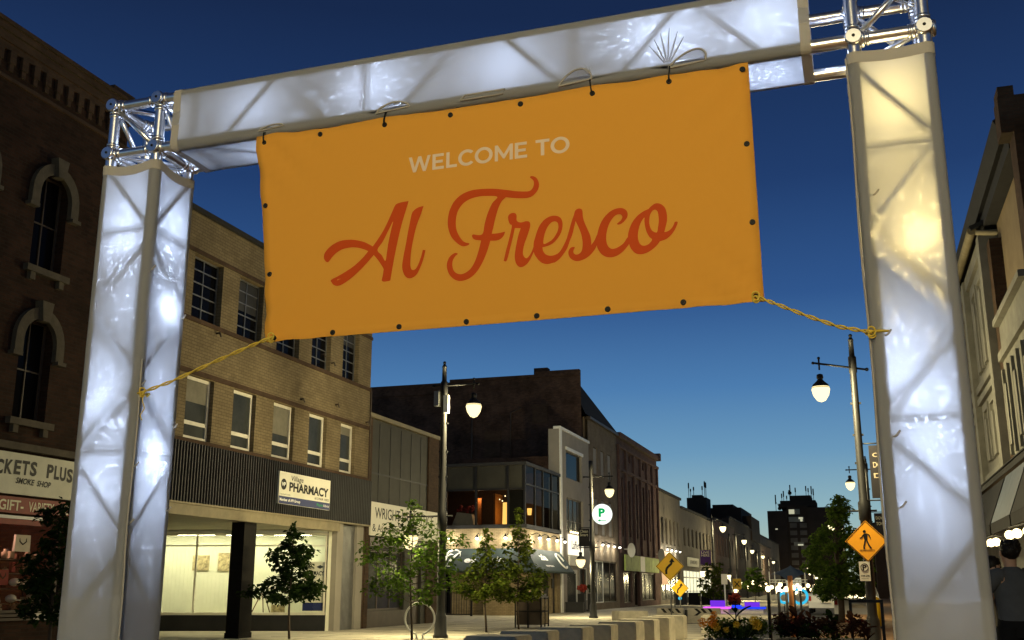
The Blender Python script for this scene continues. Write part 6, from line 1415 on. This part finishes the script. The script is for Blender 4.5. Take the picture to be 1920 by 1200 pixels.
# black frame, bollard, car
t = thing('metal_frame', (0, 19.5, 0), 'black square tube frame standing by the right lamp post', 'frame')
f0, f1 = pix(1594, 1130, 19.5), pix(1653, 1131, 19.5)
MB().box(f0[0]-.025, f0[0]+.025, 19.475, 19.525, 0, f0[1]).build('leg', 'black_metal', t); MB().box(f1[0]-.025, f1[0]+.025, 19.475, 19.525, 0, f0[1]).build('leg', 'black_metal', t)
MB().box(f0[0]-.025, f1[0]+.025, 19.475, 19.525, f0[1]+.001, f0[1]+.05).build('top_rail', 'black_metal', t); MB().box(f0[0]+.026, f1[0]-.026, 19.48, 19.52, .3, .34).build('lower_rail', 'black_metal', t)
t = thing('yellow_bollard', (.33, 39, 0), 'yellow bollard standing right of the lamp post base', 'bollard')
MB().lathe([(.12, .02), (.11, .9), (.09, .98), (.03, 1.02)], (.33, 39, 0), 14).build('tube', 'yellow_plastic', t); MB().lathe([(.16, 0), (.16, .05), (.12, .07)], (.33, 39, 0), 14).build('foot', 'black_metal', t)
def car(x, y, label, mat='car_white', rz=0):
    t = thing('parked_car', (x, y, 0), label, 'car', 'cars parked beyond the planting'); w = .88
    side = [(-2.1, .30), (-2.15, .62), (-2.05, .95), (-1.55, 1.02), (-1.35, 1.02), (-.75, 1.45), (.75, 1.48), (1.35, 1.05), (1.95, .92), (2.12, .6), (2.1, .3)]
    m = MB(); L = []
    for s, k_ in ((-1, 1.0), (1, 1.0)):
        L.append([(x+s*(w if z < 1.03 else w*.80), y-a, z) for a, z in side])
    n_ = len(side); b_ = len(m.v); m.v.extend([tuple(map(float, p)) for p in L[0]+L[1]])
    for i in range(n_): m.f.append((i, (i+1) % n_, n_+(i+1) % n_, n_+i)); m.smooth.append(False)
    m.f.append(tuple(range(n_-1, -1, -1))); m.smooth.append(False); m.f.append(tuple(range(n_, 2*n_))); m.smooth.append(False)
    m.build('body', mat, t)
    g = MB().add([(x-.62, y-1.37, 1.06), (x+.62, y-1.37, 1.06), (x+.58, y-.86, 1.42), (x-.58, y-.86, 1.42)], [(0, 1, 2, 3)]) if False else MB().add([(x-.64, y+1.33, 1.05), (x+.64, y+1.33, 1.05), (x+.60, y+.80, 1.43), (x-.60, y+.80, 1.43)], [(0, 1, 2, 3)])
    g.add([(x-.64, y-1.34, 1.07), (x+.64, y-1.34, 1.07), (x+.62, y-.78, 1.47), (x-.62, y-.78, 1.47)], [(0, 1, 2, 3)]); g.build('windscreen', 'dark_window', t)
    for sx in (-1, 1):
        for yy in (-1.3, 1.32):
            wh_ = MB().lathe([(.31, -.1), (.33, -.06), (.33, .06), (.31, .1)], (x+sx*.80, y+yy, .33), 18, (1, 0, 0)).build('wheel', 'tyre', t); MB().lathe([(.2, 0), (.18, .02)], (x+sx*.905, y+yy, .33), 14, (sx, 0, 0)).build('rim', 'grey_metal', wh_)
        MB().box(x+sx*.80-.06, x+sx*.80+.06, y-2.12, y-2.08, .66, .9).build('tail_light', 'red_plastic', t)
        MB().add([(x+sx*.79, y-1.1, 1.08), (x+sx*.79, y+1.1, 1.08), (x+sx*.735, y+.7, 1.40), (x+sx*.735, y-.7, 1.40)], [(0, 1, 2, 3)]).build('side_window', 'dark_window', t)
    MB().box(x-.26, x+.26, y-2.19, y-2.15, .55, .68).build('number_plate', 'paper', t)
    return t
car(-.35, 48, 'white car parked behind the black frame, left of the lamp post')
car(-2.0, 62, 'pale car further back, mostly behind the purple plants')
# ================================================================ PEOPLE
def loft(rings, mb, n=14):
    """rings: (centre, half width x, half depth y)"""
    b_ = len(mb.v)
    for c, a, d in rings:
        for k in range(n): t_ = 2*math.pi*k/n; mb.v.append((c[0]+a*math.cos(t_), c[1]+d*math.sin(t_), c[2]))
    for i in range(len(rings)-1):
        for k in range(n): mb.f.append((b_+i*n+k, b_+i*n+(k+1) % n, b_+(i+1)*n+(k+1) % n, b_+(i+1)*n+k)); mb.smooth.append(True)
    return mb
def skin_body(name, J, E, parent, mat):
    """J: joints {name: (pos, radius)}, grown into one continuous skin"""
    names = list(J); idx = {k_: i for i, k_ in enumerate(names)}; me = bpy.data.meshes.new(name); off = world_loc(parent)
    me.from_pydata([tuple(Vector(J[k_][0])-off) for k_ in names], [(idx[a], idx[b_]) for a, b_ in E], [])
    o = obj(name, me, mat, parent)
    bpy.context.view_layer.objects.active = o; md = o.modifiers.new('skin', 'SKIN')
    sk = me.skin_vertices[0].data if me.skin_vertices else None
    if sk is None:
        bpy.context.view_layer.objects.active = o; o.select_set(True); bpy.ops.mesh.customdata_skin_add(); sk = me.skin_vertices[0].data
    for k_, i in idx.items(): rr = J[k_][1]; sk[i].radius = (rr, rr) if not isinstance(rr, tuple) else rr; sk[i].use_root = (i == 0)
    s = o.modifiers.new('smooth', 'SUBSURF'); s.levels = 2; s.render_levels = 2; md.use_smooth_shade = True
    return o
def person(x, y, H, face, label, hair, shirt, legs, arms, long_hair=False, shorts=False):
    """face: heading in radians (0 looks to +Y); arms: two lists of elbow, wrist offsets in body axes (right, forward, up) from the shoulder"""
    t = thing('person', (x, y, 0), label, 'person', None); k = H/1.75
    cf_, sf_ = math.cos(face), math.sin(face)
    def B(a, b_, z): return (x+(a*cf_-b_*sf_)*k, y+(a*sf_+b_*cf_)*k, z*k)
    J = {'pelvis': (B(0, 0, .95), .10*k), 'belly': (B(0, 0, 1.10), .095*k), 'chest': (B(0, .01, 1.30), .11*k), 'neck': (B(0, 0, 1.48), .058*k), 'skull': (B(0, .025, 1.56), .075*k), 'head': (B(0, .02, 1.66), .095*k), 'crown': (B(0, .0, 1.72), .06*k)}
    E = [('pelvis', 'belly'), ('belly', 'chest'), ('chest', 'neck'), ('neck', 'skull'), ('skull', 'head'), ('head', 'crown')]
    for s, nm in ((-1, 'l'), (1, 'r')):
        el, wr = arms[0 if s < 0 else 1]; sh = (s*.19, 0, 1.41)
        J['sh'+nm] = (B(*sh), .05*k); e = tuple(sh[i]+el[i] for i in range(3)); w_ = tuple(sh[i]+wr[i] for i in range(3))
        J['el'+nm] = (B(*e), .043*k); J['wr'+nm] = (B(*w_), .028*k); d = Vector(w_)-Vector(e); d.normalize(); pc = Vector(w_)+d*.075; J['pa'+nm] = (B(*pc), (.040*k, .022*k)); E += [('chest', 'sh'+nm), ('sh'+nm, 'el'+nm), ('el'+nm, 'wr'+nm), ('wr'+nm, 'pa'+nm)]
        sd = d.cross(Vector((0, 1, .2))).normalized()
        for f_ in range(4):
            off = sd*(.026*(f_-1.5)); f1 = pc+off+d*.05; f2 = f1+d*(.035, .042, .038, .028)[f_]+Vector((0, .012, 0)); J['f%d%s' % (f_, nm)] = (B(*f1), .0095*k); J['g%d%s' % (f_, nm)] = (B(*f2), .008*k); E += [('pa'+nm, 'f%d%s' % (f_, nm)), ('f%d%s' % (f_, nm), 'g%d%s' % (f_, nm))]
        th = Vector(w_)+d*.04+sd*.05; J['t1'+nm] = (B(*th), .010*k); J['t2'+nm] = (B(*(th+d*.04+sd*.01)), .009*k); E += [('wr'+nm, 't1'+nm), ('t1'+nm, 't2'+nm)]
        J['hip'+nm] = (B(s*.095, 0, .90), .08*k); J['kn'+nm] = (B(s*.11, .02, .50), .058*k); J['an'+nm] = (B(s*.115, -.01, .09), .042*k); J['to'+nm] = (B(s*.13, .15, .04), .038*k)
        E += [('pelvis', 'hip'+nm), ('hip'+nm, 'kn'+nm), ('kn'+nm, 'an'+nm), ('an'+nm, 'to'+nm)]
    skin_body('body', J, E, t, 'skin')
    fc = MB()
    for s in (-1, 1): MB().ball(B(s*.098, .01, 1.635), .022*k, 8, (.5, 1, 1.4)).build('ear', 'skin', t)
    fc.ball(B(0, .118, 1.62), .014*k, 8, (.8, 1, 1.4)); fc.build('nose', 'skin', t)
    for s in (-1, 1): MB().ball(B(s*.034, .100, 1.645), .011*k, 8).build('eye', 'dark_hair', t)
    mo = MB().ball(B(0, .104, 1.575), .018*k, 8, (1.2, .5, .4)).build('mouth', 'bag_red', t)
    hr = MB().ball(B(0, -.012, 1.675), .107*k, 14, (.95, 1.05, 1.02))
    r = random.Random(int(x*100))
    for _ in range(60): a = r.uniform(0, 6.28); hr.ball(B(.078*math.cos(a), -.03+.078*math.sin(a), 1.69+r.uniform(-.06, .07)), .026*k, 6)
    if long_hair: loft([(B(0, -.055, 1.70), .10*k, .07*k), (B(0, -.09, 1.55), .115*k, .07*k), (B(0, -.13, 1.40), .13*k, .06*k), (B(0, -.15, 1.22), .11*k, .045*k), (B(0, -.15, 1.12), .04*k, .03*k)], hr, 12)
    hr.build('hair', hair, t)
    sh_ = MB(); loft([(B(0, 0, .92), .185*k, .135*k), (B(0, 0, 1.05), .172*k, .135*k), (B(0, .005, 1.2), .185*k, .145*k), (B(0, .005, 1.32), .205*k, .150*k), (B(0, 0, 1.42), .19*k, .115*k), (B(0, 0, 1.475), .10*k, .085*k), (B(0, 0, 1.50), .068*k, .066*k)], sh_, 18)
    for i, s in enumerate((-1, 1)):
        a = Vector(B(s*.15, 0, 1.41)); b_ = Vector(J['sh'+('l', 'r')[i]][0]); e = Vector(J['el'+('l', 'r')[i]][0]); sh_.tube([a, b_, b_.lerp(e, .45), b_.lerp(e, .75)], [.085*k, .084*k, .072*k, .066*k], 12, False)
    sh_.build('shirt', shirt, t)
    tr = MB(); loft([(B(0, 0, .99), .178*k, .130*k), (B(0, 0, .88), .195*k, .150*k), (B(0, 0, .80), .195*k, .145*k)], tr, 18)
    for s, nm in ((-1, 'l'), (1, 'r')):
        h_, kn, an = (Vector(J[q+nm][0]) for q in ('hip', 'kn', 'an'))
        if shorts: tr.tube([h_, h_.lerp(kn, .5), h_.lerp(kn, 1.0)], [.122*k, .11*k, .10*k], 12, False)
        else: tr.tube([h_, h_.lerp(kn, .5), kn, kn.lerp(an, .95)], [.118*k, .10*k, .078*k, .065*k], 12, False)
    tr.build('shorts' if shorts else 'trousers', legs, t)
    for s in (-1, 1): MB().ball(B(s*.12, .05, .05), .055*k, 10, (.9, 2.1 if abs(cf_) > .7 else 1.2, .8)).build('shoe', 'black_cloth', t)
    return t
person(1.47, 12.5, 1.77, R(28), 'bearded looking dark haired man in grey t-shirt and black shorts seen from behind at the right edge' if False else 'dark haired man in grey t-shirt and black shorts, seen from behind at the right edge', 'dark_hair', 'tshirt_grey', 'black_cloth', (((-.14, .10, -.24), (-.06, .32, -.20)), ((.06, .02, -.28), (.05, .12, -.50))), shorts=True)
person(1.345, 13.0, 1.62, R(-150), 'long haired woman in beige top and dark trousers, half hidden by the right white post', 'dark_hair', 'beige_cloth', 'black_cloth', (((-.06, .02, -.27), (-.03, .12, -.50)), ((.10, .14, -.20), (.06, .33, -.08))), long_hair=True)
